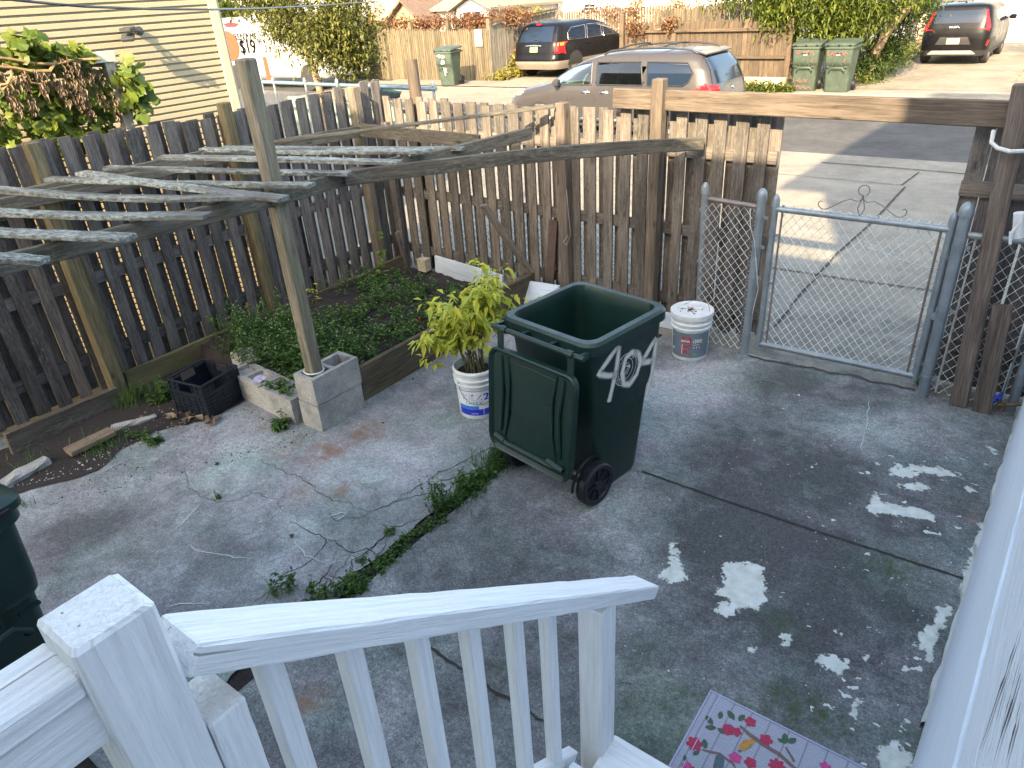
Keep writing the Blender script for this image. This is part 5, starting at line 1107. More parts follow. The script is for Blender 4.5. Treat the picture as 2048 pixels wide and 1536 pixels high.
def build_car(name, label, cat, T, paint, holes=(), wheels=(1.5, -1.5, .34), cladding=None, group=None):
    C_ = Car(T); t = thing(name, (0, 0, 0), label, cat, group)
    zs = []; z = T[0][0]
    while z < T[-1][0]-1e-6: zs.append(z); z += .03 if z > 1.0 else .05
    zs.append(T[-1][0]); N = 144; rings = []
    for z in zs:
        xf, xr, hw, n = C_.at(z); a = (xf-xr)/2; xc = (xf+xr)/2; R = []
        for k in range(N):
            th = 2*math.pi*k/N; c, s_ = math.cos(th), math.sin(th); e_ = 2/max(3.2, n*.42); c2_, s2_ = math.copysign(abs(c)**e_, c), math.copysign(abs(s_)**e_, s_); kk = (abs(c2_)**n + abs(s2_)**n)**(-1/n); R.append((xc+a*c2_*kk, hw*s2_*kk, z))
        rings.append(R)
    vs = [p for R in rings for p in R]; fs = []; fd = []
    for k in range(len(rings)-1):
        for i in range(N):
            j = (i+1) % N; f = (k*N+i, k*N+j, (k+1)*N+j, (k+1)*N+i); c = [sum(vs[q][d] for q in f)/4 for d in range(3)]
            if any(inpoly(c[0], c[2], H) for H in holes) and abs(c[1]) > .5*C_.at(c[2])[2]: continue
            (fd if cladding and c[2] < cladding[0] else fs).append(f)
    fs.append(tuple((len(rings)-1)*N+i for i in range(N))); 
    m = MB(); m.add(vs, fs); m.build('body', paint, t, 1)
    if fd: m = MB(); m.add(vs, fd); m.build('lower_cladding', cladding[1], t, 1)
    wf, wr, R = wheels; hw = C_.at(.5)[2]
    for x in (wf, wr):
        for s in (-1, 1):
            w = MB(); w.lathe((x, s*(hw-.13), R), [(.001, -.1), (R*.9, -.1), (R, -.07), (R, .07), (R*.93, .1), (R*.66, .1), (R*.64, .08)], 28, ax=(0, s, 0)); w_ = w.build('wheel', TYRE, t, 1)
            w = MB(); w.lathe((x, s*(hw-.13), R), [(R*.66, .085), (R*.6, .075), (.05, .09), (.001, .095)], 20, ax=(0, s, 0)); w.build('rim', RIMM, w_, 1)
            w = MB(); pts = [(x+(R+.05)*math.cos(a), R+(R+.05)*math.sin(a)) for a in [math.pi*k/14 for k in range(15)]]; P = [(min(max(px_, -9), 9), max(pz_, T[0][0]+.005)) for px_, pz_ in pts]; grid_patch(w, P, lambda u, v: C_.side(u, v, s, .003)); w.build('wheel_arch', TRIMD, t)
    return t, C_
def poly_part(t, nm, mat, P, fn, parent=None, step=.05): m = MB(); grid_patch(m, P, fn, step); return m.build(nm, mat, parent or t, 2)
# minivan --------------------------------------------------------
TV = [(.22, 2.36, -2.42, .93, 5.5), (.35, 2.50, -2.5, .975, 5.5), (.62, 2.54, -2.54, .99, 5), (.8, 2.47, -2.54, .99, 4.5), (.92, 2.28, -2.52, .985, 4.2), (1.0, 1.98, -2.50, .975, 4.2), (1.06, 1.66, -2.48, .965, 4.3), (1.12, 1.40, -2.455, .95, 4.6), (1.4, .93, -2.33, .885, 5), (1.58, .55, -2.18, .82, 4.8), (1.66, .28, -2.10, .76, 4.4), (1.71, -.02, -2.02, .68, 3.8), (1.745, -.45, -1.85, .52, 3.2), (1.76, -.9, -1.5, .3, 3)]
WINS = [[(1.30, 1.13), (1.08, 1.28), (.80, 1.43), (.50, 1.52), (.26, 1.54), (.22, 1.10), (1.2, 1.09)], [(.10, 1.10), (.13, 1.545), (-.88, 1.55), (-.98, 1.10)], [(-1.08, 1.10), (-1.02, 1.55), (-1.88, 1.53), (-2.02, 1.36), (-1.96, 1.18), (-1.85, 1.10)]]
TAUPE = carpaint('taupe_metallic_paint', (0.051, 0.048, 0.051), .15)
van, VC = build_car('minivan', 'grey metallic minivan parked across the street side of the back fence', 'minivan', TV, TAUPE, holes=[inset(WINS[0], .02), inset(WINS[1], .02)], wheels=(1.55, -1.48, .34))
for s in (-1, 1):
    for k, W in enumerate(WINS):
        w = poly_part(van, 'side_window', GLASST if k == 0 else GLASSP if k == 1 else GLASSD, W, lambda u, v: VC.side(u, v, s, .003))
        m = MB(); frame_strip(m, W, lambda u, v: VC.side(u, v, s, .002), .016); m.build('window_frame', TRIMD, w, 1)
    m = MB()
    for x in (.16, -1.03): m.tube([VC.side(x, z, s, -.001) for z in (.3, .6, .9, 1.1)], .005, 4)
    m.tube([VC.side(1.32, z, s, -.001) for z in (.4, .7, .9, 1.05)], .005, 4); m.tube([VC.side(x, 1.0, s, -.001) for x in (-1.05, -1.5, -2.1)], .006, 4); m.build('door_gaps', TRIMD, van)
    for x in (.36, -.1): m = MB(); m.tube([VC.side(x-.1, .95, s, .01), VC.side(x-.06, .955, s, .035), VC.side(x+.06, .955, s, .035), VC.side(x+.1, .95, s, .01)], .014, 8); m.lathe(VC.side(x, .95, s, .0), [(.06, 0), (.055, .006), (.001, .003)], 18, ax=(0, s, 0)); m.build('door_handle', CHROME, van, 1)
    m = MB(); c = Vector(VC.side(1.05, 1.14, s, .13)); m.beam(c-Vector((.06, 0, .0)), c+Vector((.05, s*.02, 0)), .16, .17, bev=.03); m.tube([VC.side(1.05, 1.1, s, -.01), c], .025, 6); m.build('side_mirror', TAUPE, van, 1)
    m = MB(); m.box((c.x-.062, c.y+s*.005, c.z), (.006, .12, .12), bev=.002); m.build('mirror_glass', GLASSD, van)
    poly_part(van, 'headlight', simple('headlamp_lens', (.5, .5, .48), .1), [(2.4, .78), (2.34, .9), (2.0, .98), (2.05, .86)], lambda u, v: VC.side(u, v, s, .006)); poly_part(van, 'indicator', LAMPO, [(2.22, .82), (2.2, .9), (2.02, .95), (2.07, .87)], lambda u, v: VC.side(u, v, s, .01))
    poly_part(van, 'taillight', LAMPR, [(-1.78, .98), (-2.1, 1.03), (-2.25, 1.16), (-2.42, 1.15), (-2.46, .9), (-2.1, .92)], lambda u, v: VC.side(u, v, s, .008)); poly_part(van, 'taillight', LAMPR, [(s*.62, .93), (s*.66, 1.1), (s*.90, 1.16), (s*.93, .92)], lambda u, v: VC.rear(u, v, .008))
    m = MB(); m.tube([VC.side(x, z, s, 0)[:1] + (s*y, z2) for x, z, y, z2 in ((.05, 1.6, .70, 1.69), (-.1, 1.6, .68, 1.76), (-.7, 1.6, .66, 1.80), (-1.4, 1.6, .65, 1.80), (-1.85, 1.6, .64, 1.76), (-2.0, 1.6, .64, 1.69))], .02, 8); m.build('roof_rail', TRIMD, van, 1)
for x in (-.3, -1.2): m = MB(); m.tube([(x, -.68, 1.8), (x-.03, -.3, 1.835), (x-.03, .3, 1.835), (x, .68, 1.8)], .018, 8); m.build('cross_bar', TRIMD, van, 1)
m = MB(); m.prism([(-2.0, -.66, 1.70), (-2.17, -.66, 1.655), (-2.17, .66, 1.655), (-2.0, .66, 1.70)], (0, 0, .025)); m.build('roof_spoiler', TAUPE, van)
poly_part(van, 'rear_window', GLASSD, [(-.80, 1.13), (.80, 1.13), (.74, 1.4), (.66, 1.62), (-.66, 1.62), (-.74, 1.4)], lambda u, v: VC.rear(u, v, .006)); poly_part(van, 'windscreen', GLASSD, [(-.78, 1.14), (.78, 1.14), (.60, 1.64), (-.60, 1.64)], lambda u, v: VC.rear(u, v, .006, True))
m = MB(); ring = [VC.rear(.055*math.cos(a), .99+.035*math.sin(a), .012) for a in [k*.45 for k in range(14)]]; m.tube(ring, .006, 5, closed=True); m.tube([VC.rear(.02*math.cos(a), .99+.03*math.sin(a), .012) for a in [k*.6 for k in range(11)]], .004, 4, closed=True); m.build('badge', CHROME, van)
m = MB(); m.box((1.15, 0, 1.04), (.5, 1.7, .12), bev=.03); m.box((-.3, 0, .5), (3.8, 1.7, .1)); m.build('dashboard', CREAMI, van)
m = MB(); sw = Vector((.62, .42, 1.13)); e1_ = Vector((0, 1, 0)); e2_ = Vector((-.35, 0, .93)).normalized(); m.tube([sw+e1_*.19*math.cos(a)+e2_*.19*math.sin(a) for a in [k*math.pi/10 for k in range(20)]], .018, 6, closed=True); m.beam(sw-e1_*.18, sw+e1_*.18, .03, .08, up=e2_); m.build('steering_wheel', CREAMI, van, 1)
m = MB()
for x in (.05, -.95): 
    for y in (-.42, .42): m.box((x, y, .9), (.5, .5, .18), bev=.05); m.beam((x-.22, y, .95), (x-.38, y, 1.4), .46, .13, up=(1, 0, 0), bev=.05); m.beam((x-.38, y, 1.4), (x-.42, y, 1.56), .24, .1, up=(1, 0, 0), bev=.03)
m.build('seats', INTER, van)
van.location = (-7.22, 13.3, -.02); van.rotation_euler = (0, 0, math.pi); van.scale = (.89, .9, .845)
# dark crossover ---------------------------------------------------
TS = [(.28, 2.4, -2.44, .93, 5), (.45, 2.5, -2.53, .985, 5), (.62, 2.5, -2.54, 1.0, 4.6), (.66, 2.5, -2.50, 1.0, 4.6), (.85, 2.45, -2.48, 1.0, 4.5), (1.0, 2.0, -2.45, .985, 4.5), (1.08, 1.5, -2.42, .96, 4.5), (1.35, .95, -2.26, .88, 4.6), (1.5, .6, -2.14, .82, 4.6), (1.58, .3, -2.06, .76, 4.2), (1.64, -.1, -1.95, .66, 3.6), (1.67, -.6, -1.7, .48, 3), (1.68, -.9, -1.4, .3, 3)]
BLK = carpaint('black_car_paint', (.005, .005, .007), 0, .04)
suv, SC = build_car('crossover_car', 'black crossover with its rear to us parked in the left driveway by the tall fence', 'car', TS, BLK, cladding=(.55, simple('tan_bumper', (.15, .13, .11), .55)), wheels=(1.5, -1.5, .37))
for s in (-1, 1):
    for W in ([(1.0, 1.10), (.7, 1.3), (.35, 1.45), (.25, 1.1)], [(.15, 1.1), (.22, 1.48), (-.6, 1.5), (-.75, 1.1)], [(-.85, 1.1), (-.72, 1.49), (-1.55, 1.46), (-1.8, 1.32), (-1.85, 1.12)]):
        w = poly_part(suv, 'side_window', GLASSD, W, lambda u, v: SC.side(u, v, s, .004)); m = MB(); frame_strip(m, W, lambda u, v: SC.side(u, v, s, .003), .01); m.build('window_frame', CHROME, w, 1)
    for x in (.2, -.8): m = MB(); m.tube([SC.side(x-.1, .96, s, .01), SC.side(x, .965, s, .035), SC.side(x+.1, .96, s, .01)], .014, 6); m.build('door_handle', BLK, suv, 1)
    poly_part(suv, 'taillight', LAMPR, [(s*.80, .74), (s*.84, 1.08), (s*.95, 1.08), (s*.975, .72)], lambda u, v: SC.rear(u, v, .01)); poly_part(suv, 'taillight', LAMPR, [(-2.36, .76), (-2.33, 1.06), (-2.25, 1.08), (-2.28, .76)], lambda u, v: SC.side(u, v, s, .01))
    poly_part(suv, 'indicator', LAMPO, [(s*.855, .98), (s*.855, 1.06), (s*.94, 1.06), (s*.95, .98)], lambda u, v: SC.rear(u, v, .015))
poly_part(suv, 'rear_window', GLASSD, [(-.82, 1.1), (.82, 1.1), (.7, 1.53), (-.7, 1.53)], lambda u, v: SC.rear(u, v, .006))
m = MB(); m.tube([SC.rear(-.32, .99, .03), SC.rear(0, 1.005, .035), SC.rear(.32, .99, .03)], .025, 8); m.build('chrome_bar', CHROME, suv, 1)
p = poly_part(suv, 'licence_plate', PLATE, [(-.15, .81), (.15, .81), (.15, .96), (-.15, .96)], lambda u, v: SC.rear(u, v, .02))
m = MB(); put_text(m, 'K45', lambda u, v: SC.rear(-u, v, .025), .1, 0, .885, 1.0); m.build('plate_text', TRIMD, p)
m = MB(); m.tube([SC.rear(-.25, 1.14, .02), SC.rear(.05, 1.17, .02)], .012, 6); m.build('rear_wiper', TRIMD, suv)
m = MB(); m.box((-2.13, 0, 1.6), (.06, .18, .03)); m.build('brake_light', LAMPR, suv)
suv.scale = (.97, .97, .97); suv.location = (-14.15, 22.75, .035); suv.rotation_euler = (0, 0, math.pi/2 - .04)
# small black hatch -------------------------------------------------
TK = [(.25, 2.0, -2.02, .84, 5), (.4, 2.08, -2.08, .89, 5), (.7, 2.08, -2.1, .905, 4.6), (.85, 2.05, -2.09, .905, 4.6), (1.0, 1.7, -2.06, .9, 4.6), (1.08, 1.3, -2.03, .885, 4.6), (1.3, .9, -1.96, .83, 5), (1.48, .55, -1.88, .775, 5), (1.55, .25, -1.84, .73, 4.5), (1.59, -.1, -1.76, .64, 4), (1.61, -.6, -1.5, .45, 3)]
kia, KC = build_car('hatchback_car', 'black hatchback with tall red tail lights parked nose-in on the far concrete driveway', 'car', TK, BLK, cladding=(.42, TRIMD), wheels=(1.3, -1.3, .34))
for s in (-1, 1):
    for W in ([(.95, 1.08), (.6, 1.3), (.35, 1.42), (.2, 1.42), (.15, 1.07)], [(.05, 1.07), (.1, 1.43), (-.75, 1.43), (-.8, 1.07)], [(-.9, 1.1), (-.85, 1.42), (-1.3, 1.4), (-1.4, 1.2)]):
        w = poly_part(kia, 'side_window', GLASSD, W, lambda u, v: KC.side(u, v, s, .004))
    poly_part(kia, 'taillight', LAMPR, [(s*.80, .92), (s*.735, 1.0), (s*.675, 1.2), (s*.625, 1.44), (s*.665, 1.46), (s*.745, 1.25), (s*.84, .98)], lambda u, v: KC.rear(u, v, .01)); poly_part(kia, 'taillight', LAMPR, [(s*.82, .90), (s*.55, .93), (s*.57, .965), (s*.80, 1.0)], lambda u, v: KC.rear(u, v, .012))
    poly_part(kia, 'reflector', LAMPR, [(s*.84, .52), (s*.86, .66), (s*.83, .66), (s*.81, .52)], lambda u, v: KC.rear(u, v, .01))
    m = MB(); c = Vector(KC.side(.85, 1.1, s, .14)); m.beam(c-Vector((.05, 0, 0)), c+Vector((.05, 0, 0)), .18, .13, bev=.03); m.tube([KC.side(.85, 1.08, s, -.01), c], .02, 6); m.build('side_mirror', BLK, kia, 1)
poly_part(kia, 'rear_window', GLASSD, [(-.60, 1.12), (.60, 1.12), (.66, 1.25), (.62, 1.44), (-.62, 1.44), (-.66, 1.25)], lambda u, v: KC.rear(u, v, .006))
poly_part(kia, 'skid_trim', simple('silver_trim', (.45, .42, .36), .4, .3), [(-.62, .30), (.62, .30), (.5, .40), (-.5, .40)], lambda u, v: KC.rear(u, v, .012)); poly_part(kia, 'plate_recess', TRIMD, [(-.45, .56), (.45, .56), (.35, .76), (-.35, .76)], lambda u, v: KC.rear(u, v, .006))
p = poly_part(kia, 'licence_plate', simple('cream_plate', (.6, .55, .3), .5, var=.08), [(-.16, .58), (.16, .58), (.16, .73), (-.16, .73)], lambda u, v: KC.rear(u, v, .016))
m = MB(); put_text(m, 'W49G78', lambda u, v: KC.rear(-u, v, .02), .07, 0, .655, 1.0, bold=1); m.build('plate_text', TRIMD, p)
m = MB()
for a, b in (((-.16, 1.0), (-.16, 1.045)), ((-.16, 1.015), (-.10, 1.045)), ((-.14, 1.02), (-.10, 1.0)), ((-.08, 1.0), (-.03, 1.045)), ((-.03, 1.045), (-.03, 1.0)), ((-.03, 1.0), (.03, 1.045)), ((.03, 1.045), (.08, 1.0))): m.tube([KC.rear(-a[0], a[1], .014), KC.rear(-b[0], b[1], .014)], .007, 4)
m.build('badge_letters', simple('badge_white', (.75, .75, .75), .3), kia)
m = MB(); m.lathe((-1.3, 0, 1.6), [(.04, 0), (.02, .03), (.005, .08)], 8); m.build('antenna_fin', BLK, kia)
kia.scale = (.95, .95, .93); kia.location = (-3.0, 26.25, .04); kia.rotation_euler = (0, 0, math.pi/2 - .03)
# ================================================================ FAR SIDE OF THE STREET: FENCES
def plank_fence(m, a, b, ztop, w=.11, gap=.012, pointed=True, th=.02, z0=.03):
    a = Vector(a); b = Vector(b); L = (b-a).length; d = (b-a)/L; n = Vector((-d.y, d.x, 0)); k = 0; x = 0
    while x < L:
        ww = w*U(.9, 1.1); p = a + d*(x+ww/2); zt = (ztop(x/L) if callable(ztop) else ztop) + U(-.025, .025); o = n*U(-.006, .006)
        h = ww/2; q = [(-h, z0), (h, z0), (h, zt-(.08 if pointed else .0)), (h*.45, zt-.02), (0, zt), (-h*.45, zt-.02), (-h, zt-(.08 if pointed else 0))] if pointed else [(-h, z0), (h, z0), (h, zt), (-h, zt)]
        vs = [p + d*u + o + Vector((0, 0, z)) for u, z in q] + [p + d*u + o + n*th + Vector((0, 0, z)) for u, z in q]; N = len(q); o2 = U(0, 50)
        m.add(vs, [tuple(range(N)), tuple(range(2*N-1, N-1, -1))] + [(i, N+i, N+(i+1) % N, (i+1) % N) for i in range(N)], [(z+o2, u+o2, o2) for u, z in q]*2); x += ww+gap
W_FARG = wood('far_grey_pickets', (0.0481, 0.0405, 0.0279), (0.101, 0.0867, 0.0609), (0.152, 0.13, 0.0909), vari=.4, knots=False, bs=.3)
t = thing('picket_fence', (-18.3, 19.6, 0), 'tall narrow picket fence behind the lone green cart, left of the black crossover', 'fence')
m = MB(); plank_fence(m, (-23.2, 19.62, 0), (-15.45, 19.62, 0), lambda f: 1.62+.05*math.sin(f*5), w=.075, gap=.012); m.build('picket_panel', W_FARG, t)
m = MB(); plank_fence(m, (-15.42, 19.62, 0), (-15.42, 23.4, 0), lambda f: 1.66+.22*f, w=.075, gap=.012, pointed=False); m.build('picket_panel', wood('side_pickets', (0.0784, 0.0735, 0.0637), (0.157, 0.152, 0.132), (0.235, 0.225, 0.201), vari=.3, knots=False), t)
for x in (-22.4, -20.6, -18.9, -17.2, -15.5): m = MB(); m.beam((x, 19.7, 0), (x, 19.7, 1.85), .12, .12, up=(0, 1, 0)); m.build('post', W_FARG, t)
m = MB(); m.beam((-15.3, 22.3, 0), (-15.75, 22.3, 1.95), .1, .06, up=(0, 1, 0)); m.build('brace', W_PT, t)
m = MB(); m.beam((-15.36, 19.6, 1.74), (-15.36, 23.4, 1.93), .05, .06); m.build('top_rail', W_FAR, t)
sp_ = MB(); a = PY(948, 62, 19.55); b = PY(964, 90, 19.55); sp_.box(((a.x+b.x)/2, 19.57, (a.z+b.z)/2), (.30, .02, .48)); sg = tag(sp_.build('fence_sign', simple('faded_pink_sign', (.52, .34, .27), .7, var=.12)), 'faded pink paper sign fixed to the end of the tall picket fence', 'sign')
t = thing('stockade_fence', (-8.4, 19.5, 0), 'tan pointed board fence with two rails across the street behind the minivan', 'fence')
m = MB(); plank_fence(m, (-10.75, 19.9, 0), (-6.1, 19.7, 0), lambda f: 1.62 - .03*f, w=.125, gap=.006); m.build('board_panel', W_FAR, t)
for z in (.72, 1.36): m = MB(); m.beam((-10.7, 19.84, z), (-6.1, 19.64, z-.02), .05, .07); m.build('rail', W_FAR, t)
for x, h in ((-10.8, 1.8), (-9.2, 1.6), (-7.95, 1.95)): m = MB(); m.beam((x, 19.83, 0), (x, 19.83, h), .12, .1, up=(0, 1, 0)); m.build('post', W_FAR, t)
t = thing('stockade_fence', (-9, 21.6, 0), 'taller picket fence standing behind the tan two-rail fence under the vines', 'fence')
m = MB(); plank_fence(m, (-10.9, 22.0, 0), (-7.6, 21.2, 0), lambda f: 1.78+.22*f, w=.08, gap=.015); plank_fence(m, (-7.6, 21.2, 0), (-6.3, 21.0, 0), 1.98, w=.12, gap=.008, pointed=False); m.build('picket_panel', W_FARG, t)
t = thing('picket_fence', (-14, 26.5, 0), 'thin far picket fence running behind the black crossover to the houses', 'fence')
m = MB(); plank_fence(m, (-22, 25.5, 0), (-11.2, 24.6, 0), lambda f: 1.75+.12*f, w=.08, gap=.03); m.build('picket_panel', W_FARG, t)
m = MB(); a = PY(1070, 40, 23.6); b = PY(1190, 55, 23.6); m.poly([PY(x, y, 23.6+.02*i) for i, (x, y) in enumerate(((1044, 40), (1080, 34), (1118, 28), (1128, 42), (1122, 60), (1080, 100), (1052, 120)))]); m.prism([PY(x, y, 23.75) for x, y in ((1044, 42), (1080, 36), (1118, 30), (1128, 44), (1060, 118))], (0, .02, 0)); tag(m.build('dark_netting', simple('brown_netting', (.2, .15, .12), .9, var=.5, vs=6, bump=.6)), 'brown sagging netting on the fence left of the black crossover', 'netting')
# chain-link and rail by the street on the left, small tree
t = thing('chain_link_fence', (-11, 9.4, 0), 'chain-link fence with thick blue-grey top rail by the small tree', 'fence')
ra_, rb_ = PY(500, 163, 9.6), PY(872, 178, 9.0)
m = MB(); m.tube([ra_, PY(700, 171, 9.3), rb_], .034, 10); m.build('top_rail', metal_galv('blue_grey_rail', (.16, .24, .30), .1), t, 1)
for px_ in (530, 560, 633, 700, 770, 868):
    q = ra_.lerp(rb_, (px_-500)/372); m = MB(); m.tube([(q.x, q.y, 0), (q.x, q.y, q.z+.05)], .024, 8); m.lathe((q.x, q.y, q.z+.04), [(.035, 0), (.03, .05), (.001, .08)], 8); m.build('post', GALV_L, t, 1)
m = MB(); d = (rb_-ra_); dd = Vector((d.x, d.y, 0)).normalized(); mesh_cloth(m, (ra_.x, ra_.y, 0), dd, d.length, .05, 1.1, p=.034, r=.0024); m.build('wire_mesh', GALV_W, t)
m = MB(); a = PY(520, 215, 10); b = PY(640, 190, 10); m.prism([(-14.2, 10.6, .0), (-9.6, 10.6, .0), (-9.6, 10.6, .62), (-14.2, 10.6, .80)], (0, .03, 0)); tag(m.build('privacy_screen', simple('grey_green_screen', (.16, .22, .2), .7, var=.25)), 'low grey-green screen behind the chain-link fence by the small tree', 'screen')
m = MB()
for k in range(5): m.poly([PY(x+U(-8, 8), y+U(-4, 4)+k, 9.4+.02*k) for x, y in ((705, 178), (760, 176), (800, 184), (795, 195), (750, 198), (712, 196))])
tag(m.build('folded_tarp', simple('dark_teal_tarp', (.015, .04, .05), .4, var=.6, vs=9, bump=.8)), 'dark teal tarp folded over the chain-link rail', 'tarp')
def crown(m, cs, n_cl, n_lf, L, W, r_cl=.2, droop=.2, up=.2):
    for _ in range(n_cl):
        c, rx, ry, rz = random.choice(cs)[:4]
        while True:
            a, b, g = U(-1, 1), U(-1, 1), U(-1, 1); d2 = a*a+b*b+g*g
            if .15 < d2 < 1: break
        q = Vector(c) + Vector((a*rx, b*ry, g*rz)); rv = U(0, 1)
        for _ in range(n_lf):
            p = q + Vector((random.gauss(0, r_cl), random.gauss(0, r_cl), random.gauss(0, r_cl*.8))); d = Vector((U(-1, 1), U(-1, 1), U(-.9, .5)+up))
            m.leaf(p, d, (0, 0, 1), L*U(.6, 1.3), W*U(.7, 1.3), .15, r=min(1, max(0, rv*.6+.4*RND())), droop=droop)
def limbs(m, p0, tips, r0, mids=None):
    for tip in tips:
        tip = Vector(tip); a = Vector(p0); mid = a.lerp(tip, .45)+Vector((U(-.2, .2), U(-.2, .2), U(0, .2))); m.tube([a, mid, mid.lerp(tip, .5)+Vector((U(-.1, .1), U(-.1, .1), .05)), tip], [r0, r0*.7, r0*.4, r0*.15], 7)
BARK = simple('tree_bark', (.2, .15, .1), .95, var=.45, vs=18, bump=.9)
LV_OL = leafmat('olive_leaves', [(0.0266, 0.0355, 0.0118), (0.0592, 0.0711, 0.0178), (0.106, 0.118, 0.0296), (0.178, 0.178, 0.0474), (0.178, 0.118, 0.0474)], .3)
LV_GR = leafmat('bright_leaves', [(0.0178, 0.0296, 0.00592), (0.0474, 0.0739, 0.0118), (0.118, 0.148, 0.0207), (0.19, 0.201, 0.0296)], .4)
LV_DG = leafmat('dark_leaves', [(.015, .03, .012), (.04, .07, .02), (.1, .14, .03)], .25)
LV_AU = leafmat('autumn_leaves', [(0.0574, 0.0246, 0.0164), (0.123, 0.0492, 0.0287), (0.18, 0.082, 0.041), (0.221, 0.139, 0.0574), (0.107, 0.0984, 0.0328)], .25)
LV_BU = leafmat('yellow_bush_leaves', [(0.0787, 0.0787, 0.0197), (0.197, 0.184, 0.0328), (0.315, 0.276, 0.0656), (0.328, 0.236, 0.0656)], .3)
random.seed(11)
def plant(name, label, cat, cs, n_cl, n_lf, L, W, mat, trunk=None, group=None, r_cl=.2, parts=('crown', 'trunk'), droop=.2):
    lo = min(c[0][2]-c[3] for c in cs); t = thing(name, (cs[0][0][0], cs[0][0][1], max(0, lo) if not trunk else 0), label, cat, group)
    m = MB(); crown(m, cs, n_cl, n_lf, L, W, r_cl, droop); m.build(parts[0], mat, t)
    m = MB()
    if trunk: m.tube(*trunk[:2], 10); limbs(m, trunk[0][-1], trunk[2], trunk[1][-1]*.8)
    else:
        for c in cs: limbs(m, (c[0][0], c[0][1], max(0.0, c[0][2]-c[3])), [(c[0][0]+U(-c[1], c[1])*.6, c[0][1]+U(-c[2], c[2])*.6, c[0][2]+U(0, c[3])*.6) for _ in range(3)], .02)
    if not trunk and len(cs) > 1: m.tube([(c[0][0], c[0][1], max(.0, c[0][2]-c[3])) for c in cs], .012, 5)
    m.build(parts[1], BARK, t, 1); return t
tb = PY(646, 205, 9.9); tm = PY(625, 130, 9.9); tt = PY(608, 90, 9.9)
C1 = [(PY(620, 30, 9.9), 1.25, .8, .62), (PY(578, 50, 9.9), .38, .5, .42), (PY(675, 70, 9.9), .7, .6, .5), (PY(700, 40, 10.1), .5, .6, .5), (PY(650, 90, 9.7), .65, .5, .32), (PY(600, -40, 9.9), 1.5, .9, .8), (PY(705, 112, 9.9), .3, .3, .22), (PY(520, 5, 9.8), .35, .3, .2)]
plant('small_tree', 'small olive green tree with a slender leaning trunk by the thick rail', 'tree', C1, 560, 30, .10, .042, LV_OL, ([(tb.x, tb.y, 0), tb, PY(636, 165, 9.9), tm, tt], [.085, .075, .07, .065, .05], [c[0] for c in C1[:7]] + [PY(520, 70, 9.9), PY(560, 85, 9.9), PY(520, -20, 9.9)]), r_cl=.17, droop=.35)
plant('round_bush', 'bright green bush at the top between the cream house and the moving truck', 'bush', [(PY(460, 18, 22), .75, .8, .7), (PY(440, 0, 22), .9, .8, .8)], 120, 26, .14, .08, LV_GR, r_cl=.2)
plant('red_shrub', 'low orange-brown shrub behind the roof of the moving truck', 'bush', [(PY(490, 25, 23.5), 1.5, .5, .5), (PY(560, 25, 24), 1.2, .5, .6)], 90, 24, .13, .07, LV_AU, r_cl=.2)
C3 = [(PY(1500, -12, 20.4), 1.2, .7, .34), (PY(1600, -8, 20), 1.2, .8, .40), (PY(1660, 5, 19.8), .7, .7, .5), (PY(1690, 35, 19.6), .4, .4, .4), (PY(1735, 8, 20), .8, .8, .5), (PY(1560, 30, 19.9), .5, .4, .3), (PY(1790, -20, 20.5), 1.2, 1, .6), (PY(1640, 55, 19.6), .35, .35, .4), (PY(1640, -60, 20), 2.2, 1.3, .9)]
plant('street_tree', 'leafy green tree with drooping bright branches over the pair of faded carts', 'tree', C3, 420, 26, .15, .055, LV_GR, ([G(1745, 150), PY(1752, 100, 21), PY(1775, 60, 21), PY(1815, 15, 21.2), PY(1850, -40, 21.5)], [.13, .12, .12, .11, .09], [c[0] for c in C3[:7]]), r_cl=.2, droop=.5)
C4 = [(PY(1700, 110, 21.2), .5, .6, .75), (PY(1745, 90, 21.4), .6, .7, .9), (PY(1790, 60, 21.8), .55, .7, .7), (PY(1810, 20, 22), .7, .7, .6), (PY(1720, 150, 20.6), .55, .5, .4), (PY(1770, 115, 21.5), .35, .5, .45), (PY(1840, 0, 22), .5, .5, .4)]
plant('dark_hedge', 'dense dark green hedge behind the right faded cart beside the driveway', 'hedge', C4, 420, 26, .085, .045, LV_DG, r_cl=.14, parts=('foliage', 'stems'))
CA = [(PY(700+i*42, 60-i*3.2+U(-4, 4), 20.6), .6, .35, .2) for i in range(9)]
plant('creeper', 'red-brown creeper sprawling along the top of the tall picket fence', 'vine', CA, 260, 22, .11, .06, LV_AU, r_cl=.13, parts=('foliage', 'stems'))
plant('creeper', 'yellow-green creeper at the right end of the tall picket fence top', 'vine', [(PY(1040+i*22, 29, 23.6), .4, .3, .15) for i in range(3)], 50, 22, .1, .05, LV_BU, r_cl=.12, parts=('foliage', 'stems'))
CB_ = [(PY(1185, 25, 23.2), .5, .3, .3), (PY(1262, 35, 20.1), .28, .2, .4), (PY(1340, 20, 22.6), .5, .3, .35), (PY(1270, 10, 22.8), .5, .3, .3), (PY(1400, 5, 22.8), .9, .3, .3), (PY(1275, 60, 19.8), .15, .1, .12), (PY(1340, 48, 19.8), .1, .06, .06), (PY(1230, 30, 23), .3, .3, .4), (PY(1480, 5, 22.6), .6, .3, .3)]
plant('creeper', 'dark red creeper hanging over the tan fence right of the black crossover', 'vine', CB_, 120, 22, .09, .05, LV_AU, r_cl=.12, parts=('foliage', 'stems'))
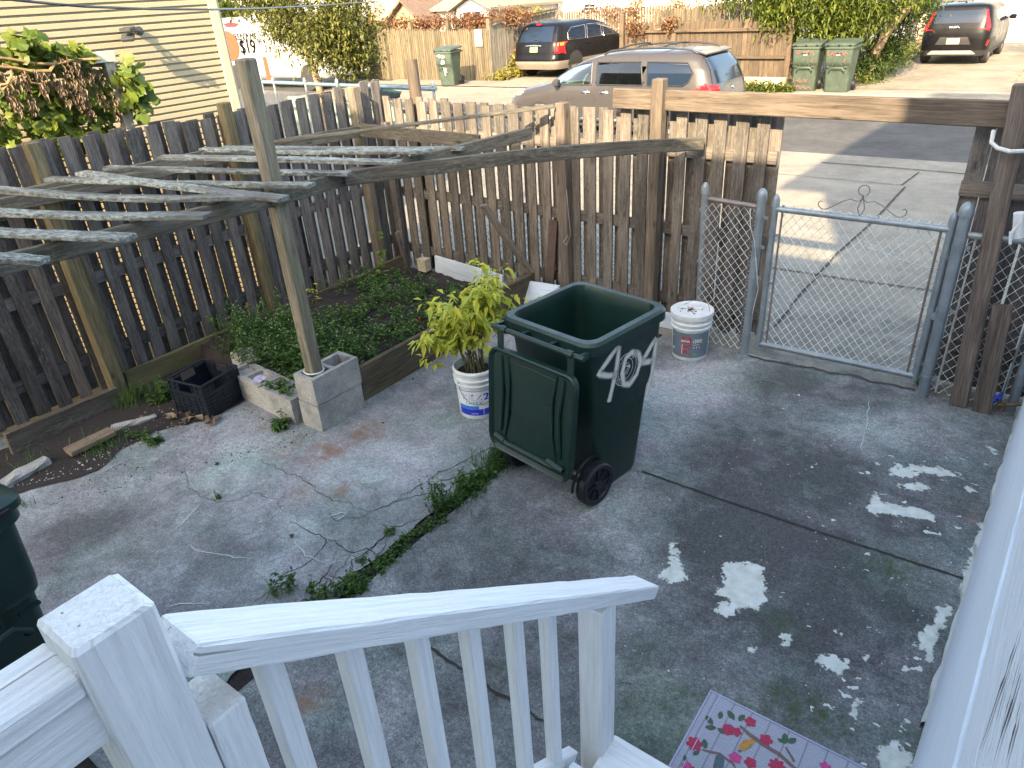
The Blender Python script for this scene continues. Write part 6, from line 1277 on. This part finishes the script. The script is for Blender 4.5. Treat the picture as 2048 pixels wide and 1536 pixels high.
plant('low_shrub', 'low yellowish shrub at the foot of the picket fence left of the crossover', 'bush', [(G(1010, 158)+Vector((0, 0, .22)), .6, .5, .22), (G(1040, 155)+Vector((0, 0, .4)), .4, .4, .4), (G(995, 163)+Vector((0, 0, .15)), .5, .3, .14)], 150, 22, .08, .045, LV_BU, r_cl=.1, parts=('foliage', 'stems'))
plant('low_shrub', 'small bright weeds growing beside the cardboard near the minivan rear', 'bush', [(G(1500, 185)+Vector((0, 0, .12)), .6, .3, .1), (G(1545, 188)+Vector((0, 0, .1)), .45, .25, .1)], 80, 22, .08, .05, LV_GR, r_cl=.08, parts=('foliage', 'stems'))
plant('verge_plants', 'bright green ground plants along the left edge of the far driveway', 'plants', [(G(x, y)+Vector((-.1, 0, .12)), .4, .7, .14) for x, y in ((1712, 172), (1735, 162), (1760, 148), (1790, 135), (1815, 122), (1850, 108))] + [(Vector((-5.3, 24+k*1.2, .25)), .6, .7, .2) for k in range(5)], 330, 22, .07, .04, LV_GR, r_cl=.12, parts=('foliage', 'stems'))
m = MB(); m.box((-6.75, 19.3, .07), (1.7, .5, .05), rz=-.02); m.build('x', PLATE) if 0 else None
m = MB(); a = G(1500, 165, .2); m.box((-6.75, 19.25, .16), (1.75, .08, .24), rz=-.03, bev=.01); tag(m.build('cardboard_sheet', simple('tan_cardboard', (.5, .36, .2), .85, var=.1)), 'tan cardboard sheet lying against the fence left of the faded carts', 'cardboard')
m = MB(); m.box((-6.25, 18.98, .14), (.6, .35, .1), rz=-.05, bev=.01); tag(m.build('white_tray', simple('white_foam', (.6, .62, .66), .6)), 'white flat box lying in front of the cardboard by the faded carts', 'box')
# ================================================================ MOVING TRUCK
TW = simple('white_truck_paint', (0.348, 0.348, 0.348), .35, var=.04); TOR = simple('orange_decal', (.42, .05, .02), .4); TRD = simple('red_decal', (.5, .02, .03), .4)
t = thing('moving_truck', (-23, 17.6, 0), 'white rental box truck with an orange stripe and price lettering parked far left', 'truck')
m = MB(); m.box((-23.45, 17.9, 1.36), (6.3, 2.1, 1.95), bev=.07, r=.5); m.build('cargo_box', TW, t)
m = MB(); m.box((-23.4, 17.9, .5), (6.0, 1.9, .22)); m.build('chassis', TRIMD, t)
for x in (-21.2, -25.4): m = MB(); m.lathe((x, 16.95, .4), [(.001, -.12), (.4, -.12), (.4, .12), (.001, .12)], 20, ax=(0, 1, 0)); m.build('wheel', TYRE, t, 1)
def tf(u, v): return (u, 16.835, v)
pc = PY(495, 95, 16.84); 
m = MB(); put_text(m, 'RENT ME', tf, .3, pc.x+.0, PY(483, 74, 16.84).z, 1.15, bold=2); put_text(m, 'STARTING AT', tf, .12, pc.x, PY(484, 81, 16.84).z, 1.0, bold=1); put_text(m, '$19', tf, .62, pc.x+.0, PY(492, 95, 16.84).z, 1.0, bold=2); put_text(m, '95', tf, .26, pc.x+.78, PY(502, 85, 16.84).z, 1.0, bold=2); m.build('price_lettering', TRIMD, t)
m = MB(); q = PY(458, 92, 16.84); m.add([(q.x+.62*math.cos(a), 16.83, q.z+.5*math.sin(a)) for a in [k*.25 for k in range(26)]], [tuple(range(26))]); m.build('round_decal', TOR, t)
m = MB(); m.poly([PY(x, y, 16.83) for x, y in ((524, 112), (532, 114), (543, 160), (534, 160))]); m.build('stripe_decal', TOR, t); m = MB(); m.poly([PY(x, y, 16.829) for x, y in ((446, 48), (460, 44), (478, 47), (470, 54), (452, 54))]); m.build('stripe_decal', TRD, t)
# ================================================================ HOUSES BEYOND
def col(n, c, **k): return simple(n, c, .75, **k)
WSID = NT('white_lap_siding'); pz = WSID.objc(); wv = WSID.new('ShaderNodeTexWave'); wv.wave_profile = 'SAW'; wv.bands_direction = 'Z'; wv.inputs['Scale'].default_value = 1.3; WSID.link(pz, wv.inputs['Vector']); WSID.color(WSID.ramp(wv.outputs[0], [(0.0, (.3, .32, .36)), (.1, (.34, .35, .36)), (1, (.38, .39, .40))])); WSID.rough(.5); WSID.bump(wv.outputs[0], .6, .02); WSID = WSID.m
ROOF_B = simple('brown_shingles', (0.106, 0.0717, 0.0528), .9, var=.35, vs=9); ROOF_T = simple('tan_shingles', (0.173, 0.151, 0.119), .9, var=.12, vs=9); CREAM = col('cream_wall', (0.278, 0.24, 0.154)); TANW = col('tan_board_wall', (0.24, 0.182, 0.115), var=.2, vs=5); BRSH = col('brown_shakes', (.25, .17, .13), var=.4, vs=7); WHT = col('white_wall', (.40, .41, .42)); DGL = GLASSD
def house(name, label, X0, X1, Y0, Y1, ze, zr, wall, roof, ridge='x', wins=(), cat='house'):
    t = thing(name, ((X0+X1)/2, (Y0+Y1)/2, 0), label, cat)
    m = MB(); xm, ym = (X0+X1)/2, (Y0+Y1)/2
    if ridge == 'y': m.prism([(X0, Y0, 0), (X1, Y0, 0), (X1, Y0, ze), (xm, Y0, zr), (X0, Y0, ze)], (0, Y1-Y0, 0))
    else: m.prism([(X0, Y0, 0), (X0, Y1, 0), (X0, Y1, ze), (X0, ym, zr), (X0, Y0, ze)], (X1-X0, 0, 0))
    m.build('wall', wall, t); m = MB(); o = .3; tk = .1
    if ridge == 'y':
        for s, xe in ((-1, X0), (1, X1)): sl = (zr-ze)/abs(xe-xm); m.prism([(xm, Y0-o, zr+.03), (xe+s*o, Y0-o, ze-sl*o+.03), (xe+s*o, Y0-o, ze-sl*o+.03+tk), (xm, Y0-o, zr+.03+tk)], (0, Y1-Y0+2*o, 0))
    else:
        for s, ye in ((-1, Y0), (1, Y1)): sl = (zr-ze)/abs(ye-ym); m.prism([(X0-o, ym, zr+.03), (X0-o, ye+s*o, ze-sl*o+.03), (X0-o, ye+s*o, ze-sl*o+.03+tk), (X0-o, ym, zr+.03+tk)], (X1-X0+2*o, 0, 0))
    m.build('roof', roof, t)
    for (xa, xb, za, zb) in wins:
        f = MB(); f.box(((xa+xb)/2, Y0-.02, (za+zb)/2), (xb-xa+.14, .06, zb-za+.14), bev=.01); fo = f.build('window', WHT, t); f = MB(); f.box(((xa+xb)/2, Y0-.055, (za+zb)/2), (xb-xa, .02, zb-za)); f.build('pane', DGL, fo)
        f = MB(); f.box(((xa+xb)/2, Y0-.07, (za+zb)/2), (xb-xa, .02, .035)); f.box(((xa+xb)/2, Y0-.075, (za+zb)/2), (.035, .02, zb-za)); f.build('muntins', WHT, fo)
    return t
def hx(px_, Y): return PY(px_, 15, Y).x
def hz(x, y, Y): return PY(x, y, Y).z
house('tan_shed', 'tan board shed with a brown gable roof behind the small tree', hx(782, 27), hx(838, 27), 27, 31, hz(790, 38, 27), hz(828, 3, 27), TANW, ROOF_B, 'y', cat='shed')
house('white_garage', 'white garage with a pale shingled roof and a lap sided gable above the creeper', hx(912, 27.5), hx(978, 27.5), 27.5, 33, hz(905, 18, 27.5), hz(940, -6, 27.5), WSID, ROOF_T, 'y', wins=[(hx(928, 27.5), hx(962, 27.5), .3, hz(940, 24, 27.5))], cat='garage')
house('white_annex', 'low white annex with a broad pale roof left of the lap sided garage', hx(832, 28.2), hx(906, 28.2), 28.2, 34, hz(860, 22, 28.2), hz(860, -8, 28.2), WHT, ROOF_T, 'x', cat='garage')
house('brown_house', 'brown shake house with white lower wall far behind the fence', hx(955, 35), hx(1032, 35), 35, 42, 3.2, 6.0, BRSH, ROOF_B, 'x', wins=[(hx(1028, 34.9)-.1, hx(1040, 34.9), hz(1030, 22, 35), hz(1030, 7, 35))])
house('white_house', 'white house with one small dark window far behind the crossover', hx(1036, 34), hx(1090, 34), 34, 40, 4.5, 6.5, WHT, ROOF_B, 'y', wins=[(hx(1062, 34), hx(1082, 34), hz(1070, 20, 34), hz(1070, 4, 34))])
house('cream_house', 'cream sided house between two white houses in the distance', hx(1092, 36), hx(1128, 36), 36, 42, 4.5, 6.5, CREAM, ROOF_B, 'y')
house('white_cottage', 'white cottage with a small paned window above the crossover roof', hx(1124, 33), hx(1212, 33), 33, 39, 4.2, 6.5, WHT, ROOF_T, 'y', wins=[(hx(1170, 33), hx(1190, 33), hz(1180, 20, 33), hz(1180, 9, 33))])
house('yellow_house', 'pale yellow house behind the dark red creeper', hx(1215, 35), hx(1330, 35), 35, 42, 4.5, 6.8, col('pale_yellow_wall', (.62, .58, .42)), ROOF_B, 'x')
house('brown_roof_house', 'red-brown roofed house behind the crown of the small tree', hx(560, 30), hx(800, 30), 31, 38, 1.6, 4.6, col('tan_wall', (.5, .42, .34)), simple('rust_shingles', (.38, .22, .16), .9, var=.35, vs=5), 'x')
house('grey_house', 'pale grey house at the top behind the moving truck', -44, -33, 30, 38, 4.5, 7, col('pale_grey_wall', (.5, .5, .5)), ROOF_B, 'x')
house('long_house', 'long white house at the top behind the tan fence and hedge', hx(1340, 38), hx(1560, 38), 38, 45, 4.5, 7, WHT, ROOF_B, 'x')
house('sided_house', 'white lap sided house standing left of the black hatchback', -10.5, -5.75, 24.6, 33, 3.6, 6, WSID, ROOF_T, 'y', wins=[])
house('sided_garage', 'white lap sided garage at the head of the far driveway', -3.6, 3.5, 31.6, 38, 3.2, 5.5, WSID, ROOF_T, 'y')
house('white_shed', 'bright white shed wall behind the pair of faded carts', hx(1618, 22.5), hx(1712, 22.5), 22.5, 24.4, 2.6, 3.2, WHT, ROOF_T, 'x', cat='shed')
q = PX(1843, 58, -5.4); m = MB(); o = [(q.x, q.y+.95*math.cos(a)*(1+.06*math.sin(3*a)), q.z+.62*math.sin(a)*(1+.05*math.cos(2*a))) for a in [k*.26 for k in range(24)]]; m.prism(o, (.12, 0, 0)); tag(m.build('stone_slab', simple('tan_stone_slab', (.5, .4, .3), .85, var=.2, vs=4, bump=.5)), 'large round tan slab leaning on the white siding left of the hatchback', 'slab')
plant('far_trees', 'dark green trees closing the view far behind the houses', 'trees', [(Vector((-60+k*7, 50+U(-2, 2), 3.5)), 4.5, 2, 3.8) for k in range(14)], 300, 26, .5, .4, LV_DG, r_cl=.6)
plant('driveway_tree', 'tree just right of the view that dapples the far driveway', 'tree', [(Vector((2.2, 20.5, 4.2)), 1.6, 1.6, 1.2), (Vector((1.2, 22, 4.8)), 1.3, 1.3, 1.0)], 130, 22, .16, .08, LV_DG, ([(2.6, 20, 0), (2.5, 20.1, 1.6), (2.3, 20.4, 3)], [.14, .12, .1], [(1.5, 21, 4.5), (2.8, 20.6, 4.8), (1.2, 22, 4.8)]), r_cl=.25)
m = MB(); crown(m, [(Vector((-.75+.05*k, 20+k*1.2, .04)), .5, .7, .03) for k in range(6)], 40, 20, .07, .05, .12); o = m.build('leaf_litter', LV_BU); struct(o, 'stuff'); tag(o, 'dry leaves lying along the right edge of the far driveway', 'leaves')
# ================================================================ WEEDS
random.seed(3)
LV_W = leafmat('weed_leaves', [(.02, .05, .012), (.04, .1, .02), (.08, .16, .035), (.12, .2, .05)], .3)
FLW = simple('tiny_flowers', (.3, .32, .2), .8)
def weed(m, q, h, n, L, spread=.06, fl=None):
    q = Vector(q)
    for k in range(max(2, n//9)):
        a = U(0, 6.28); s = q + Vector((U(-spread, spread), U(-spread, spread), 0))*.6; tip = s + Vector((math.cos(a)*spread, math.sin(a)*spread, h*U(.6, 1.15))); m.tube([s, s.lerp(tip, .5)+Vector((0, 0, .1*h)), tip], .0012, 3, cap=False, r=.3)
        for j in range(9):
            p = s.lerp(tip, U(.15, 1)); an = U(0, 6.28); m.leaf(p, (math.cos(an), math.sin(an), U(-.3, .5)), (0, 0, 1), L*U(.5, 1.25), L*U(.35, .6), .2, droop=U(0, .3))
        if fl is not None and RND() < .6: fl.lathe(tip, [(.004, -.002), (.0045, .002), (.001, .005)], 5)
m = MB(); fl = MB()
def bed_z(x, y): return .13 - .1*min(1, max(0, (y-4.1)/.7)) + .05*noise.noise((x*3, y*3, 0))
for _ in range(430):
    x, y = U(-5.35, -3.72), U(2.75, 4.95)
    dens = noise.noise((x*2.2, y*2.2, 7)); near = 1.0 if (x+4.6)**2/1.0+(y-4.3)**2/.8 < 1 or y < 3.25 else .0
    if dens + near*.5 < -.02 and RND() < .8: continue
    if -5.35 < x < -4.75 and 3.2 < y < 4.2 and RND() < .75: continue
    if y > 4.65 and RND() < .75: continue
    h = U(.06, .2)*(.5 if y > 4.5 else 1) + (.12 if y < 3.1 else 0); weed(m, (x, y, bed_z(x, y)), h, U(12, 30) and random.randint(12, 30), U(.028, .05), .07, fl)
for _ in range(170): x, y = U(-4.95, -3.85), U(2.55, 3.15); weed(m, (x, y, .13), U(.16, .42), 26, U(.03, .055), .07, fl)
for _ in range(8): x, y = U(-4.05, -3.85), U(2.4, 2.5); weed(m, (x, y, .15), U(.08, .2), 20, U(.04, .06), .06)
tag(struct(m.build('bed_weeds', LV_W), 'stuff'), 'dense green weeds filling the raised bed', 'weeds'); tag(struct(fl.build('weed_flowers', FLW), 'stuff'), 'tiny pale flowers dotted over the bed weeds', 'flowers')
m = MB(); 
def clump(px_, n, h, L, sp): q = G(*px_); [weed(m, (q.x+U(-sp, sp), q.y+U(-sp, sp), 0), h*U(.6, 1.3), 14, L, .03) for _ in range(n)]
y = 1.42
while y < 2.95:
    d = .35+.65*(noise.noise((0, y*3.1, 5))+.5); k = 2 if y < 2.35 else 4
    for _ in range(int(k*d*1.6)+1): weed(m, (-2.28+U(-.045, .05), y+U(-.03, .03), -.01), U(.015, .06)*(1.3 if y > 2.45 else 1), random.randint(8, 16), U(.014, .03), .03)
    y += .03
clump((872, 1020), 16, .2, .026, .05); clump((930, 975), 10, .1, .035, .05); clump((1000, 920), 16, .14, .026, .06); clump((640, 1195), 8, .1, .03, .06); clump((575, 1190), 6, .13, .03, .04); clump((700, 1180), 8, .08, .03, .05); clump((780, 1065), 5, .03, .02, .02); clump((725, 1125), 3, .03, .02, .02)
tag(struct(m.build('crack_weeds', LV_W), 'stuff'), 'small green weeds growing in the gap between the two concrete slabs', 'weeds')
def grass(m, px_, n, h, sp):
    q0 = G(*px_)
    for _ in range(n):
        q = q0+Vector((random.gauss(0, sp), random.gauss(0, sp), 0)); a = U(0, 6.28); hh = h*U(.5, 1.3); e = Vector((math.cos(a), math.sin(a), 0)); w = e.cross(Vector((0, 0, 1)))*.0022
        m.add([q-w, q+w, q+e*hh*.35+Vector((0, 0, hh*.8))+w*.7, q+e*hh*.35+Vector((0, 0, hh*.8))-w*.7, q+e*hh*.8+Vector((0, 0, hh*.9))], [(0, 1, 2, 3), (3, 2, 4)])
m = MB(); grass(m, (265, 805), 170, .12, .06); grass(m, (310, 790), 60, .1, .05); grass(m, (200, 900), 110, .09, .09); grass(m, (60, 930), 60, .07, .1); grass(m, (438, 998), 25, .05, .008); grass(m, (45, 1012), 30, .05, .03); grass(m, (1845, 770), 110, .06, .02); grass(m, (985, 935), 140, .07, .06); grass(m, (940, 985), 120, .05, .06); grass(m, (900, 1010), 60, .05, .05); clump((325, 800), 8, .12, .05, .06); clump((320, 880), 6, .05, .04, .06); clump((275, 875), 4, .05, .04, .04); clump((560, 855), 7, .06, .05, .05); clump((590, 835), 6, .08, .05, .04); clump((350, 790), 6, .1, .04, .05)
tag(struct(m.build('grass_tufts', LV_W), 'stuff'), 'tufts of grass and weeds at the fence foot and slab edges', 'grass')
t = thing('climbing_vine', (-5.28, 4.7, .1), 'thin green vine climbing in the back left corner of the bed', 'vine'); m = MB(); lv = MB()
P = [PX(x, y, -5.2) for x, y in ((757, 640), (762, 590), (755, 540), (765, 500), (758, 462))]; m.tube(P, .003, 4)
for k in range(44): q = P[random.randrange(4)].lerp(P[random.randrange(1, 5)], RND()); lv.leaf(q+Vector((U(-.03, .03), U(-.03, .03), 0)), (U(-.5, 1), U(-1, .5), U(-.6, .1)), (0, 0, 1), U(.04, .08), U(.03, .06), .15)
m.build('stem', STEM, t); lv.build('leaves', leafmat('bright_vine_leaves', [(.06, .12, .02), (.12, .22, .03), (.2, .3, .05)], .35), t)
t = thing('young_plant', (-4.9, 3.0, .1), 'pale green young plant standing at the left fence behind the pergola post', 'plant'); m = MB(); lv = MB()
P = [PX(x, y, -5.15) for x, y in ((640, 640), (632, 600), (622, 568))]; m.tube(P, .003, 4)
for k in range(26): q = P[0].lerp(P[2], RND()); lv.leaf(q+Vector((U(-.02, .02), U(-.04, .04), 0)), (U(-.5, 1), U(-1, 1), U(-.6, .1)), (0, 0, 1), U(.04, .08), U(.02, .035), .15)
m.build('stem', STEM, t); lv.build('leaves', LEAF_Y, t)
m = MB()
for c in ((372, 838), (392, 830), (405, 845), (425, 840), (350, 835)):
    q = G(*c, .02)
    for _ in range(3): m.leaf(q+Vector((U(-.04, .04), U(-.03, .03), 0)), (U(-1, 1), U(-1, 1), U(-.1, .25)), (0, 0, 1), U(.07, .13), U(.04, .07), .3)
tag(m.build('dry_leaves', simple('dead_tan_leaf', (.24, .18, .12), .85, var=.3)), 'curled dry brown leaves lying in front of the blue crate', 'leaves')
tag(pebbles('chips', simple('pale_chips', (.5, .5, .46), .8, var=.3), 150, [(1340,1000),(1500,760),(1900,860),(1940,1120),(1700,1400),(1350,1350),(1000,1150)], .0015, .004, .003), 'tiny pale chips scattered over the walkway', 'grit')
m = MB()
for c in ((585, 1068), (787, 1062), (440, 926), (828, 760), (770, 845), (1000, 885)): q = G(*c, .01); m.leaf(q, (U(-1, 1), U(-1, 1), .1), (0, 0, 1), U(.02, .045), U(.015, .03), .3)
struct(m.build('scattered_leaves', simple('dark_dead_leaf', (.05, .045, .025), .85)), 'stuff')
